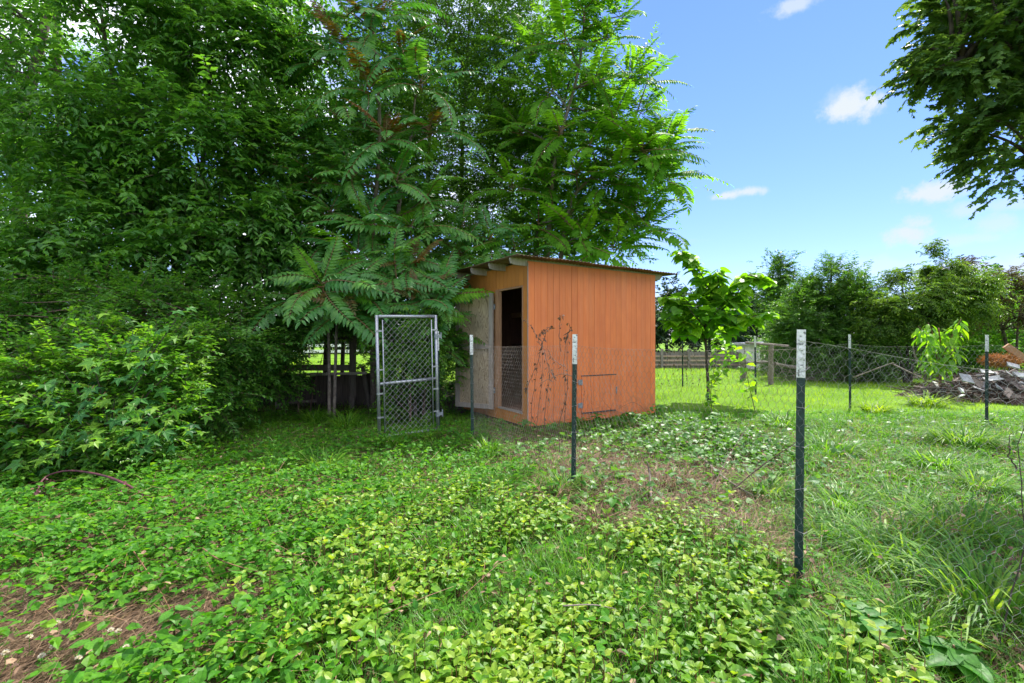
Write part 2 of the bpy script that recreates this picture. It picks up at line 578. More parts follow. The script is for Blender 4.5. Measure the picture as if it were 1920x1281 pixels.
leaf_mat("flower_petal", [(.7, .38, .04), (.75, .5, .12)], amt=.35, rough=.6)
plain("bark", (.05, .036, .028), (.13, .10, .078), 14, .9, bump=.6)
plain("bark_dark", (.030, .022, .018), (.075, .058, .046), 18, .9, bump=.6)
plain("bark_pale", (.11, .085, .07), (.22, .18, .15), 16, .85, bump=.4)
plain("dead_stem", (.06, .036, .028), (.17, .105, .08), 30, .85)
plain("red_stem", (.05, .010, .018), (.11, .022, .032), 18, .6)
plain("rust_stem", (.14, .06, .03), (.22, .11, .05), 20, .7)
plain("steel", (.30, .31, .33), (.44, .45, .48), 45, .42, .75)
plain("wire_steel", (.20, .20, .195), (.36, .36, .355), 40, .7, .2)
plain("wire_rust", (.20, .14, .11), (.36, .31, .28), 12, .6, .4)
plain("post_green", (.004, .020, .016), (.010, .042, .034), 26, .55, .0)
plain("hinge_grey", (.16, .18, .20), (.30, .33, .36), 30, .5, .5)
plain("fence_white", (.6, .6, .6), (.8, .8, .79), 5, .5)
plain("sack", (.42, .44, .50), (.62, .64, .70), 10, .7)
plain("white_board", (.34, .33, .33), (.62, .61, .59), 9, .7)
plain("grey_board", (.20, .20, .215), (.36, .36, .38), 6, .75, bump=.2)
plain("pine_straw", (.30, .11, .025), (.52, .24, .06), 22, .9, bump=.6)
plain("block_wall", (.5, .48, .46), (.64, .62, .60), 3, .85)


def tip_paint():
    m, nt, b, out = mat("post_white")
    N, L = nt.nodes, nt.links
    tc = N.new("ShaderNodeTexCoord")
    nz = N.new("ShaderNodeTexNoise"); nz.inputs["Scale"].default_value = 46; nz.inputs["Detail"].default_value = 5
    L.new(tc.outputs["Object"], nz.inputs["Vector"])
    L.new(ramp(nt, nz.outputs["Fac"], [(.34, (.12, .13, .12)), (.42, (.55, .56, .55)), (.7, (.74, .75, .74))]), b.inputs["Base Color"])
    b.inputs["Roughness"].default_value = .6


tip_paint()
wood_mat("orange_paint", (.56, .135, .030), (.66, .175, .042), (.52, .118, .030), (46, 46, 3), .62, .12, rand=.07)


def weather_paint(name, pale):
    """long pale streaks where the paint has worn thin, and soil splashed up the foot of the boards"""
    nt = MAT[name].node_tree; N, L = nt.nodes, nt.links
    b = N["Principled BSDF"]
    src = b.inputs["Base Color"].links[0].from_socket
    ge = N.new("ShaderNodeNewGeometry")
    mp = N.new("ShaderNodeMapping"); mp.inputs["Scale"].default_value = (14, 14, .55)
    L.new(ge.outputs["Position"], mp.inputs[0])
    nz = N.new("ShaderNodeTexNoise"); nz.inputs["Scale"].default_value = 1.0; nz.inputs["Detail"].default_value = 6; nz.inputs["Roughness"].default_value = .7
    L.new(mp.outputs[0], nz.inputs["Vector"])
    mr = N.new("ShaderNodeMapRange"); mr.inputs[1].default_value = .48; mr.inputs[2].default_value = .74; mr.inputs[4].default_value = .5
    L.new(nz.outputs["Fac"], mr.inputs[0])
    mx = N.new("ShaderNodeMix"); mx.data_type = 'RGBA'
    L.new(mr.outputs[0], mx.inputs[0]); L.new(src, mx.inputs[6]); mx.inputs[7].default_value = (*pale, 1)
    sp = N.new("ShaderNodeSeparateXYZ"); L.new(ge.outputs["Position"], sp.inputs[0])
    n2 = N.new("ShaderNodeTexNoise"); n2.inputs["Scale"].default_value = 14; n2.inputs["Detail"].default_value = 6
    L.new(ge.outputs["Position"], n2.inputs["Vector"])
    zz = N.new("ShaderNodeMapRange"); zz.inputs[1].default_value = .8; zz.inputs[2].default_value = .0
    L.new(sp.outputs[2], zz.inputs[0])
    mu = N.new("ShaderNodeMath"); mu.operation = 'MULTIPLY'
    m2 = N.new("ShaderNodeMapRange"); m2.inputs[1].default_value = .45; m2.inputs[2].default_value = .75; m2.inputs[4].default_value = .8
    L.new(n2.outputs["Fac"], m2.inputs[0]); L.new(m2.outputs[0], mu.inputs[0]); L.new(zz.outputs[0], mu.inputs[1])
    my = N.new("ShaderNodeMix"); my.data_type = 'RGBA'
    L.new(mu.outputs[0], my.inputs[0]); L.new(mx.outputs[2], my.inputs[6]); my.inputs[7].default_value = (.17, .10, .06, 1)
    L.new(my.outputs[2], b.inputs["Base Color"])


weather_paint("orange_paint", (.60, .21, .09))
wood_mat("orange_left", (.47, .17, .026), (.56, .215, .034), (.42, .15, .028), (46, 46, 3), .62, .12, rand=.05)  # shed's orange again, with the yellower light on this wall put into its colour
wood_mat("grey_wood", (.20, .17, .145), (.36, .32, .275), (.26, .225, .19), (40, 40, 3), .85, .3, rand=.15)
wood_mat("fresh_wood", (.30, .15, .075), (.42, .235, .125), (.25, .13, .07), (40, 40, 3), .8, .2, rand=.12)
wood_mat("old_wood", (.07, .056, .046), (.16, .135, .115), (.10, .085, .07), (30, 30, 3), .9, .5, rand=.25)
wood_mat("dark_wood", (.035, .027, .022), (.085, .068, .056), (.05, .04, .035), (30, 30, 3), .9, .4, rand=.3)
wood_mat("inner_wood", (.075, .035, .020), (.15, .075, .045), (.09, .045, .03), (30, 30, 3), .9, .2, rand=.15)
wood_mat("debris_wood", (.13, .095, .08), (.30, .23, .20), (.20, .15, .13), (20, 20, 3), .85, .3, rand=.4)
wood_mat("fence_wood", (.13, .11, .115), (.24, .205, .21), (.17, .14, .145), (20, 20, 2), .9, .1, rand=.3)
wood_mat("rail_wood", (.40, .26, .23), (.52, .36, .32), (.44, .30, .27), (3, 20, 20), .9, .1, rand=.12)


def plywood():
    m, nt, b, out = mat("plywood")
    N, L = nt.nodes, nt.links
    tc = N.new("ShaderNodeTexCoord")
    mp = N.new("ShaderNodeMapping"); mp.inputs["Scale"].default_value = (5.2, 1, 1.15)
    L.new(tc.outputs["Object"], mp.inputs[0])
    nz = N.new("ShaderNodeTexNoise"); nz.inputs["Scale"].default_value = 1.5; nz.inputs["Detail"].default_value = 1.5
    nz.inputs["Distortion"].default_value = .5
    L.new(mp.outputs[0], nz.inputs["Vector"])
    mu = N.new("ShaderNodeMath"); mu.operation = 'MULTIPLY'; mu.inputs[1].default_value = 16
    L.new(nz.outputs["Fac"], mu.inputs[0])
    fr = N.new("ShaderNodeMath"); fr.operation = 'PINGPONG'; fr.inputs[1].default_value = .5
    L.new(mu.outputs[0], fr.inputs[0])
    n2 = N.new("ShaderNodeTexNoise"); n2.inputs["Scale"].default_value = 3; n2.inputs["Detail"].default_value = 6
    L.new(tc.outputs["Object"], n2.inputs["Vector"])
    c = ramp(nt, fr.outputs[0], [(.0, (.20, .14, .08)), (.16, (.42, .325, .21)), (.5, (.50, .40, .275))])
    mx = N.new("ShaderNodeMix"); mx.data_type = 'RGBA'; mx.blend_type = 'MULTIPLY'; mx.inputs[0].default_value = .75
    L.new(c, mx.inputs[6]); L.new(ramp(nt, n2.outputs["Fac"], [(.3, (.55, .56, .58)), (.7, (1, .98, .94))]), mx.inputs[7])
    L.new(mx.outputs[2], b.inputs["Base Color"])
    b.inputs["Roughness"].default_value = .85


plywood()


def rust_roof():
    m, nt, b, out = mat("rust_roof")
    N, L = nt.nodes, nt.links
    tc = N.new("ShaderNodeTexCoord")
    nz = N.new("ShaderNodeTexNoise"); nz.inputs["Scale"].default_value = 4; nz.inputs["Detail"].default_value = 7
    L.new(tc.outputs["Object"], nz.inputs["Vector"])
    L.new(ramp(nt, nz.outputs["Fac"], [(.3, (.08, .05, .038)), (.5, (.17, .095, .06)), (.68, (.24, .17, .13))]), b.inputs["Base Color"])
    b.inputs["Roughness"].default_value = .75
    b.inputs["Metallic"].default_value = .15


rust_roof()


def ground_mat():
    m, nt, b, out = mat("ground")
    N, L = nt.nodes, nt.links
    tc = N.new("ShaderNodeTexCoord")
    nz = N.new("ShaderNodeTexNoise"); nz.inputs["Scale"].default_value = 9; nz.inputs["Detail"].default_value = 8
    nz.inputs["Roughness"].default_value = .7
    L.new(tc.outputs["Object"], nz.inputs["Vector"])
    n2 = N.new("ShaderNodeTexNoise"); n2.inputs["Scale"].default_value = .5; n2.inputs["Detail"].default_value = 6
    L.new(tc.outputs["Object"], n2.inputs["Vector"])
    soil = ramp(nt, nz.outputs["Fac"], [(.3, (.055, .036, .024)), (.5, (.10, .068, .042)), (.72, (.17, .115, .075))])
    lawn = ramp(nt, n2.outputs["Fac"], [(.3, (.08, .17, .012)), (.7, (.14, .25, .016))])
    at = N.new("ShaderNodeAttribute"); at.attribute_name = "tint"
    mx = N.new("ShaderNodeMix"); mx.data_type = 'RGBA'
    L.new(at.outputs["Fac"], mx.inputs[0]); L.new(soil, mx.inputs[6]); L.new(lawn, mx.inputs[7])
    L.new(mx.outputs[2], b.inputs["Base Color"])
    b.inputs["Roughness"].default_value = .95
    b.inputs["Specular IOR Level"].default_value = .1
    bp = N.new("ShaderNodeBump"); bp.inputs["Strength"].default_value = .7; bp.inputs["Distance"].default_value = .03
    L.new(nz.outputs["Fac"], bp.inputs["Height"]); L.new(bp.outputs[0], b.inputs["Normal"])


ground_mat()


# ------------------------------------------------------------------ zones of the ground (what grows where)
def inpoly(x, y, poly):
    c = np.zeros(len(x), bool)
    n = len(poly)
    for i in range(n):
        (x1, y1), (x2, y2) = poly[i], poly[(i + 1) % n]
        t = ((y1 > y) != (y2 > y)) & (x < (x2 - x1) * (y - y1) / ((y2 - y1) if y2 != y1 else 1e-9) + x1)
        c ^= t
    return c


def soft(X, Y, poly, jit=.12):
    """inside a patch of ground whose outline was read off the photograph; the edge is ragged"""
    x = X + rng.normal(0, jit, len(X)); y = Y + rng.normal(0, jit * 1.2, len(Y))
    g = [tuple(G(*p)[:2]) for p in poly]
    return inpoly(x, y, g)


Z_COVER = [(600, 955), (760, 925), (960, 960), (1120, 1005), (1280, 985), (1390, 1030), (1480, 1110), (1600, 1290), (1600, 1900), (300, 1900), (480, 1281), (600, 1150), (650, 1060)]
Z_GAP = [(930, 1040), (1090, 1020), (1270, 1080), (1280, 1150), (1090, 1165), (960, 1120)]
Z_GAP2 = [(790, 1120), (900, 1130), (960, 1200), (900, 1290), (780, 1290), (720, 1210)]
Z_VINE = [(-700, 868), (60, 850), (330, 842), (480, 872), (700, 890), (760, 935), (660, 1060), (640, 1200), (560, 1281), (300, 1500), (-900, 1500)]
Z_STRAW = [(-500, 1080), (60, 1095), (230, 1150), (330, 1115), (540, 1108), (510, 1175), (330, 1222), (170, 1255), (100, 1420), (-600, 1500)]
Z_IVY = [(1085, 800), (1230, 782), (1330, 792), (1460, 830), (1490, 885), (1380, 880), (1250, 868), (1180, 850), (1090, 830)]
Z_DRY = [(880, 815), (1080, 815), (1180, 850), (1330, 872), (1480, 890), (1490, 1010), (1380, 1030), (1280, 985), (1120, 985), (1040, 900), (960, 860)]
Z_SHADE = [(-900, 700), (900, 700), (900, 800), (480, 812), (300, 850), (-900, 850)]


def in_shed(X, Y, m=0.0):
    c, s = math.cos(SHED_A), math.sin(SHED_A)
    dx, dy = X - SHED[0], Y - SHED[1]
    u, v = dx * c + dy * s, -dx * s + dy * c
    return (u > -m) & (u < 3.0 + m) & (v > -m) & (v < 2.5 + m)


SHED = (0.266, 8.05)
SHED_A = math.atan2(.512, .857)


# ------------------------------------------------------------------ the ground itself
def build_ground():
    def axis(lo, hi, fine, far):
        a = list(np.arange(lo, hi + 1e-6, fine))
        step = fine
        while a[-1] < far:
            step *= 1.35
            a.append(a[-1] + step)
        return a
    xs = axis(0, 14, .2, 700)
    xs = np.array([-v for v in xs[:0:-1]] + xs)
    ys = axis(0, 22, .2, 900)
    ys = np.array([-v for v in axis(0, 4, .4, 300)[:0:-1]] + ys)
    X, Y = np.meshgrid(xs, ys)
    x, y = X.ravel(), Y.ravel()
    z = hgt(x, y)
    lawn = np.clip((y - 6.5) / 3.0, 0, 1) * np.clip((x - 1.5 - (y < 9) * 2) / 1.5, 0, 1)
    lawn = np.maximum(lawn, np.clip((y - 15) / 3, 0, 1))
    lawn = np.maximum(lawn, .8 * np.clip((np.abs(x) - 1.2 * np.maximum(y, 0) - .6) / .8, 0, 1))
    n, m = len(ys), len(xs)
    i = np.arange(n - 1)[:, None] * m + np.arange(m - 1)[None]
    Fq = np.stack([i, i + 1, i + m + 1, i + m], -1).reshape(-1, 4)
    b = NB()
    b.add(np.stack([x, y, z], 1), Fq, 0, lawn)
    o = b.build("ground", MAT["ground"], smooth=True)
    tag(o, None, None, kind="structure")


build_ground()


# ------------------------------------------------------------------ the orange shed
def build_shed():
    t = thing("garden_shed", "orange painted wooden shed with flat rusty roof and grey door standing open", "shed", (SHED[0], SHED[1], 0), SHED_A)
    LX, LY, TOP = 3.0, 2.5, 2.80
    top = lambda x: TOP - .012 * x
    # long wall of vertical boards, each one a part, dark joints between
    n = 23
    w = LX / n
    for i in range(n):
        b = NB()
        x0 = i * w
        dz = rng.uniform(-.003, .003)
        j = .006 if i % 4 == 3 else .0035
        b.box((0, 0, 0), (w - j, .018 + dz, top(x0) - .04), mi=0)
        o = b.build("siding_board", MAT["orange_paint"], t, (x0 + w / 2, .009, .04 + (top(x0) - .04) / 2))
    # backing behind the joints
    b = NB(); b.box((LX / 2, .024, TOP / 2 - .0), (LX - .04, .008, TOP - .12)); b.build("wall_backing", MAT["orange_paint"], t)
    # left wall: boards over, beside and under the door
    def left_board(y0, y1, z0, z1):
        b = NB(); b.box((0, 0, 0), (.018, y1 - y0 - .006, z1 - z0))
        b.build("siding_board", MAT["orange_left"], t, (.009, (y0 + y1) / 2, (z0 + z1) / 2))
    left_board(.022, .150, .04, TOP)
    ys = np.arange(.150, 2.5, .134)
    for y0 in ys:
        y1 = min(y0 + .134, 2.5)
        if y1 <= 1.10:
            left_board(y0, y1, 2.415, TOP)
            left_board(y0, y1, .04, .235)
        else:
            left_board(max(y0, 1.10), y1, .04, TOP)
    # far walls
    for c, s in (((LX - .012, LY / 2 + .02, TOP / 2 - .01), (.02, LY - .06, TOP - .1)), ((LX / 2, LY - .012, TOP / 2 - .01), (LX - .06, .02, TOP - .1))):
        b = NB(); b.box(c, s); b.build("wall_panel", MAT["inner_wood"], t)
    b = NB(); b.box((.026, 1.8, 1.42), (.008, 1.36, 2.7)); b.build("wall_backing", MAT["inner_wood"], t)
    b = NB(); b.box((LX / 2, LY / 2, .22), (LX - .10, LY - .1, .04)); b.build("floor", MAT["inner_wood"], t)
    # inner framing seen through the doorway
    for z in (2.02, 1.35):
        b = NB(); b.box((0, 0, 0), (.09, LY - .2, .10)); b.build("inner_rail", MAT["fresh_wood" if z > 2 else "inner_wood"], t, (1.15, LY / 2, z))
    # door frame
    for y, ww in ((1.045, .105), (.163, .024)):
        b = NB(); b.box((0, 0, 0), (.075, ww, 2.17)); b.build("door_jamb", MAT["fresh_wood"], t, (.028 if y < 1 else .022, y, 1.325))
    b = NB(); b.box((0, 0, 0), (.07, .82, .03)); b.build("door_sill", MAT["grey_wood"], t, (.022, .585, .247))
    b = NB(); b.box((0, 0, 0), (.06, .82, .03)); b.build("door_lintel", MAT["fresh_wood"], t, (.035, .585, 2.397))
    # the open door: hinged at y = 1.10, swung out against the wall
    hinge = Vector((-.035, 1.11, 0))
    c, s = math.cos(SHED_A), math.sin(SHED_A)
    dw = Vector((-.885, .465, 0))
    dl = Vector((dw.x * c + dw.y * s, -dw.x * s + dw.y * c, 0)).normalized()
    ang = math.atan2(dl.y, dl.x)
    dr = bpy.data.objects.new("door", None); COL.objects.link(dr)
    dr.parent = t; dr.location = hinge; dr.rotation_euler = (0, 0, ang)
    dr['label'] = "weathered plywood door swung open on its hinges"
    # local: +x along the leaf, +y towards the viewer side or away
    DW, z0, z1 = .83, .20, 2.36
    b = NB(); b.box((0, 0, 0), (DW, .014, z1 - z0 - .02)); b.build("door_panel", MAT["plywood"], dr, (DW / 2, 0, (z0 + z1) / 2))
    side = 1 if True else -1
    for x in (.045, DW - .04):
        b = NB(); b.box((0, 0, 0), (.085, .04, z1 - z0)); b.build("door_stile", MAT["grey_wood"], dr, (x, side * .028, (z0 + z1) / 2))
    for z in (z0 + .045, 1.36, z1 - .03):
        b = NB(); b.box((0, 0, 0), (DW - .172, .034, .085 if z < 2.2 else .05)); b.build("door_rail", MAT["grey_wood"], dr, (DW / 2, side * .025, z))
    for z in (.55, 2.1):
        b = NB(); b.box((0, 0, 0), (.05, .06, .10)); b.build("hinge", MAT["hinge_grey"], dr, (.0, -.012, z))
    # little hatch in the long wall
    hx0, hx1, hz0, hz1 = 1.135, 1.945, .19, .83
    h = bpy.data.objects.new("hatch", None); COL.objects.link(h); h.parent = t; h.location = ((hx0 + hx1) / 2, -.004, (hz0 + hz1) / 2)
    nb = 6; bw = (hx1 - hx0) / nb
    for i in range(nb):
        b = NB(); b.box((0, 0, 0), (bw - .005, .016, hz1 - hz0)); b.build("hatch_board", MAT["orange_paint"], h, (-(hx1 - hx0) / 2 + bw * (i + .5), 0, 0))
    for z in (.22, -.19):
        b = NB(); b.box((0, 0, 0), (.035, .016, .10)); b.box((-.045, .003, 0), (.05, .01, .085)); b.build("hinge", MAT["hinge_grey"], h, (-(hx1 - hx0) / 2 - .01, -.012, z))
    b = NB(); b.box((0, 0, 0), (.02, .02, .13)); b.build("latch", MAT["hinge_grey"], h, ((hx1 - hx0) / 2 + .01, -.012, .04))
    b = NB(); b.box((0, 0, 0), (hx1 - hx0 + .02, .02, .018)); b.build("drip_edge", MAT["dark_wood"], h, (0, -.002, (hz1 - hz0) / 2 + .012))
    b = NB(); b.box((0, 0, 0), (hx1 - hx0 - .02, .026, .022)); b.build("drip_edge", MAT["dark_wood"], h, (0, -.004, -(hz1 - hz0) / 2 - .014))
    # rafters: tails show under the eave, cut at a slant
    for y in (.055, .76, 1.48, 2.2):
        x0, x1 = -.33, LX + .22
        d = .125
        prof = [(x0, -.045), (x0 + .02, -d + .02), (x0 + .09, -d), (x1 - .07, -d), (x1, -.05), (x1, 0), (x0, 0)]
        V = []
        for yy in (-.02, .02):
            V += [(x, yy, top(x) + .045 + z) for x, z in prof]
        k = len(prof)
        b = NB()
        b.add(V, [[i, (i + 1) % k, k + (i + 1) % k, k + i] for i in range(k)])
        b.f.append((np.array([list(range(k))[::-1]]), 0)); b.f.append((np.array([list(range(k, 2 * k))]), 0))
        b.build("rafter", MAT["grey_wood"], t, (0, y if y > .1 else y - .012, 0))
    # corrugated sheets side by side
    X0, X1, Y0, Y1 = -.36, LX + .40, -.24, LY + .22
    ns = 5
    sw = (X1 - X0) / ns
    for i in range(ns):
        a, bb = X0 + i * sw - (.03 if i else 0), X0 + (i + 1) * sw
        m = 60
        xs = np.linspace(a, bb, m)
        lift = .006 * (i % 2)
        e = rng.uniform(-.02, .02)
        V = []
        for thick in (0, .006):
            for yy in (Y0 + e, Y1):
                zz = top(xs) + .062 + lift + .008 * np.sin(xs / .076 * 2 * np.pi) + thick + (-.03 if yy < 0 else 0)
                V.append(np.stack([xs, np.full(m, yy), zz], 1))
        V = np.concatenate(V)
        q = np.arange(m - 1)[:, None]
        Fq = np.concatenate([q + np.array([[0, m, m + 1, 1]]), q + np.array([[2 * m, 2 * m + 1, 3 * m + 1, 3 * m]]), q + np.array([[0, 1, 2 * m + 1, 2 * m]]), q + np.array([[m, 3 * m, 3 * m + 1, m + 1]])])
        Fq = np.concatenate([Fq, [[0, 2 * m, 3 * m, m], [m - 1, 2 * m - 1, 4 * m - 1, 3 * m - 1]]])
        b = NB(); b.add(V, Fq); b.build("roof_sheet", MAT["rust_roof"], t, smooth=False)
    # corner strip whose paint has split open
    b = NB(); b.box((0, 0, 0), (.012, .012, 2.7)); b.build("corner_strip", MAT["grey_wood"], t, (-.004, -.002, 1.42))
    # a pale sack on the floor inside
    b = NB()
    u, v = np.meshgrid(np.linspace(0, 2 * np.pi, 15), np.linspace(0, np.pi, 9))
    rr = 1 + .12 * np.sin(3 * u + 1) * np.sin(2 * v)
    V = np.stack([.17 * rr * np.cos(u) * np.sin(v), .2 * rr * np.sin(u) * np.sin(v), .16 + .16 * rr * np.cos(v)], -1).reshape(-1, 3)
    i = np.arange(8)[:, None] * 15 + np.arange(14)[None]
    b.add(V, np.stack([i, i + 1, i + 16, i + 15], -1).reshape(-1, 4))
    w2 = Matrix.Rotation(SHED_A, 3, 'Z') @ Vector((.75, .80, 0))
    o = b.build("feed_sack", MAT["sack"], None, (SHED[0] + w2.x, SHED[1] + w2.y, .241), smooth=True)
    tag(o, "pale grey lumpy sack on the floor just inside the shed doorway", "sack")


build_shed()


# ------------------------------------------------------------------ gate, posts, wire
def build_gate():
    L0, L1 = np.array([-1.945, 7.10]), np.array([-1.165, 7.60])
    w = float(np.linalg.norm(L1 - L0)); a = math.atan2(L1[1] - L0[1], L1[0] - L0[0])
    t = thing("chain_link_gate", "galvanised chain link gate with middle rail standing ajar in the grass", "gate", (L0[0], L0[1], 0), a)
    t.rotation_euler = (R(1.0), R(-1.6), a)
    r, h = .024, 1.84
    def part(name, A, B, rr, m="steel"):
        b = NB(); b.tube([A, (np.array(A) + np.array(B)) / 2, B], rr, 10); return b.build(name, MAT[m], t, smooth=True)
    part("gate_stile", (0, 0, -.02), (0, 0, h + .01), r)
    part("gate_stile", (w, 0, -.02), (w, 0, h + .01), r)
    part("top_rail", (r, 0, h - .01), (w - r, 0, h - .01), r)
    part("middle_rail", (r, 0, .84), (w - r, 0, .86), r)
    part("bottom_rail", (r, 0, .06), (w - r, 0, .06), r)
    part("tension_bar", (.075, -.03, .08), (.075, -.03, h - .06), .009)
    part("tension_bar", (w - .085, -.03, .08), (w - .085, -.03, h - .06), .009)
    for x, s in ((0, 1), (w, -1)):
        for z in (.35, .7, 1.05, 1.62):
            b = NB(); b.tube([(x, 0, z - .012), (x, 0, z), (x, 0, z + .012)], r + .005, 10)
            b.box((x + s * .045, -.018, z), (.09, .008, .022)); b.build("band", MAT["steel"], t)
    b = NB()
    p = .092
    x0, x1, z0, z1 = .075, w - .085, .07, h - .05
    A, B = [], []
    for sgn in (1, -1):
        for c in np.arange(-3, 3, p):
            # z = sgn*x*1.05 + c clipped to the frame, broken into short wires
            xs = np.arange(x0, x1 + 1e-6, p / 2)
            zs = sgn * (xs - x0) * 1.06 + c
            for i in range(len(xs) - 1):
                if z0 - .02 < zs[i] < z1 + .02 and z0 - .02 < zs[i + 1] < z1 + .02:
                    y = -.03 + .004 * (1 if (i % 2) else -1) * sgn
                    A.append((xs[i], y, zs[i])); B.append((xs[i + 1], -.03 - .004 * (1 if (i % 2) else -1) * sgn, zs[i + 1]))
    sag = lambda V: np.array(V) + rng.normal(0, .0008, np.shape(V))
    b.prisms(sag(A), sag(B), .0027)
    o = b.build("chain_link", MAT["wire_steel"], t); o['kind'] = "stuff"
    for z in (.30, 1.52):
        b = NB(); b.tube([(w, 0, z - .04), (w, 0, z), (w, 0, z + .04)], r + .008, 10); b.box((w + .05, 0, z), (.08, .02, .05)); b.tube([(w + .085, 0, z - .05), (w + .085, 0, z), (w + .085, 0, z + .06)], .011, 8); b.build('hinge', MAT['hinge_grey'], t)
    return t


build_gate()

POSTS = [("A", 1497, 618, 2.97), ("B", 1075, 627, 4.80), ("C", 886, 628, 7.2), ("D", 822, 621, 7.75), ("E", 1594, 627, 10.5),
         ("F", 1850, 628, 8.6), ("G", 1417, 630, 13.0), ("I", 1280, 640, 15.3)]
PLAB = {"A": "tall green steel fence post with chipped white tip closest to camera among broad ground leaves",
        "B": "green steel fence post with white tip before the orange shed wall and its hatch",
        "C": "green steel fence post with white tip before the open shed door",
        "D": "thin green post with white tip touching the chain link gate frame",
        "E": "green steel post with white tip before the dark bushes on the sunny lawn",
        "F": "green steel post with white tip standing before the debris pile",
        "G": "thin green post on the lawn between the heart leaved tree and trellis",
        "I": "dark post wrapped in dry vines beside the back edge of the shed"}
POSTXY = {}


def post_mesh(h):
    d = NB()
    tip = .19 * h
    d.box((0, 0, (h - tip) / 2 - .15), (.046, .006, h - tip + .3))
    d.box((0, .020, (h - tip) / 2 - .15), (.006, .034, h - tip + .3))
    e = NB()
    e.box((0, 0, h - tip / 2), (.048, .007, tip)); e.box((0, .020, h - tip / 2), (.007, .036, tip))
    s = NB(); z = .12
    while z < h - .03:
        s.box((0, -.008, z), (.016, .012, .014), mi=1 if z > h - tip else 0)
        z += .055
    return d, e, s


for k, px, py, Y in POSTS:
    top = P(px, py, Y)
    h = top[2]
    t = thing("fence_post", PLAB[k], "fence post", (top[0], Y, 0), math.atan2(top[0], Y) * -1 + rng.uniform(-.2, .2), "steel posts of the chicken run")
    t.rotation_euler = (rng.uniform(-.018, .018), rng.uniform(-.012, .012), t.rotation_euler[2])
    d, e, s = post_mesh(h)
    d.build("post_body", MAT["post_green"], t)
    if k != "I":
        e.build("painted_tip", MAT["post_white"], t)
    else:
        e.build("post_top", MAT["post_green"], t)
    o = s.build("stud", [MAT["post_green"], MAT["post_white" if k != "I" else "post_green"]], t); o['kind'] = "stuff"
    if k in "ABC":
        for z in (.32, .58, .84, 1.08, 1.30):
            w_ = NB(); c_ = rng.uniform(-.25, .25)
            w_.prisms([[-.026, -.006, z - c_ * .05], [.026, -.006, z + c_ * .05]], [[.026, -.006, z + c_ * .05], [.045, -.004, z + .02 + c_ * .06]], .0022)
            w_.build("wire_tie", MAT["wire_steel"], t)
    POSTXY[k] = np.array([top[0], Y])


def wire_run(pts, label, cell=.05, r=.0011, top=1.42, m="wire_steel", sag=.04, low=.03, wob=.012):
    """hexagonal netting hung along a line of posts"""
    pts = [np.asarray(p, float) for p in pts]
    b = NB()
    for a, c in zip(pts[:-1], pts[1:]):
        Ld = np.linalg.norm(c - a); u = (c - a) / Ld
        nx = int(Ld / cell); nz = int((top - low) / (cell * .9))
        ph = rng.uniform(0, 6, 4)
        def at(s, z):
            s = np.asarray(s, float); z = np.asarray(z, float)
            q = s / Ld
            zz = low + z - sag * np.sin(np.pi * np.clip(q, 0, 1)) * (z / (top - low)) ** 2 * (1 + .4 * np.sin(5 * q + ph[0]))
            off = wob * np.sin(6 * q + ph[1] + z * 3) + wob * .6 * np.sin(17 * q + ph[2] - z * 5)
            n = np.array([-u[1], u[0]])
            ss = s + .008 * np.sin(9 * z + ph[3] + 3 * q)
            return np.stack([a[0] + u[0] * ss + n[0] * off, a[1] + u[1] * ss + n[1] * off, zz], -1)
        dz = (top - low) / nz
        I, J = np.meshgrid(np.arange(nx), np.arange(nz))
        I, J = I.ravel(), J.ravel()
        sx = (I + .5 * (J % 2)) * cell
        z = J * dz
        # each cell gives its twisted upright and the two slanting wires above it
        p0 = at(sx, z); p1 = at(sx, z + dz * .42)
        pl = at(sx - cell / 2, z + dz); pr = at(sx + cell / 2, z + dz)
        b.prisms(p0, p1, r * 1.35); b.prisms(p1, pl, r); b.prisms(p1, pr, r)
        for zl in (top - low + dz * .02,):
            s = np.linspace(0, Ld, 40)
            q = at(s, np.full(40, zl)); b.prisms(q[:-1], q[1:], r * .6)
    o = b.build("wire_netting", MAT[m])
    tag(o, label, "wire fence")
    return o


A_, B_, C_ = POSTXY["A"], POSTXY["B"], POSTXY["C"]
wire_run([C_, B_, A_], "rusty chicken wire stretched past the shed between three green posts", m="wire_rust", top=1.44, r=.0011)
Dn = A_ + np.array([1.15, -1.78])
wire_run([A_, Dn], "sagging grey chicken wire running from tallest post out of view", top=1.49, sag=.10, r=.0006, cell=.055, wob=.02, m="wire_steel")
wire_run([POSTXY["I"], POSTXY["G"], POSTXY["E"], POSTXY["F"], POSTXY["F"] + np.array([.9, -2.2])], "faint chicken wire along the far side of the run on the lawn", cell=.075, r=.0012, top=1.40, sag=.08, m="wire_steel")


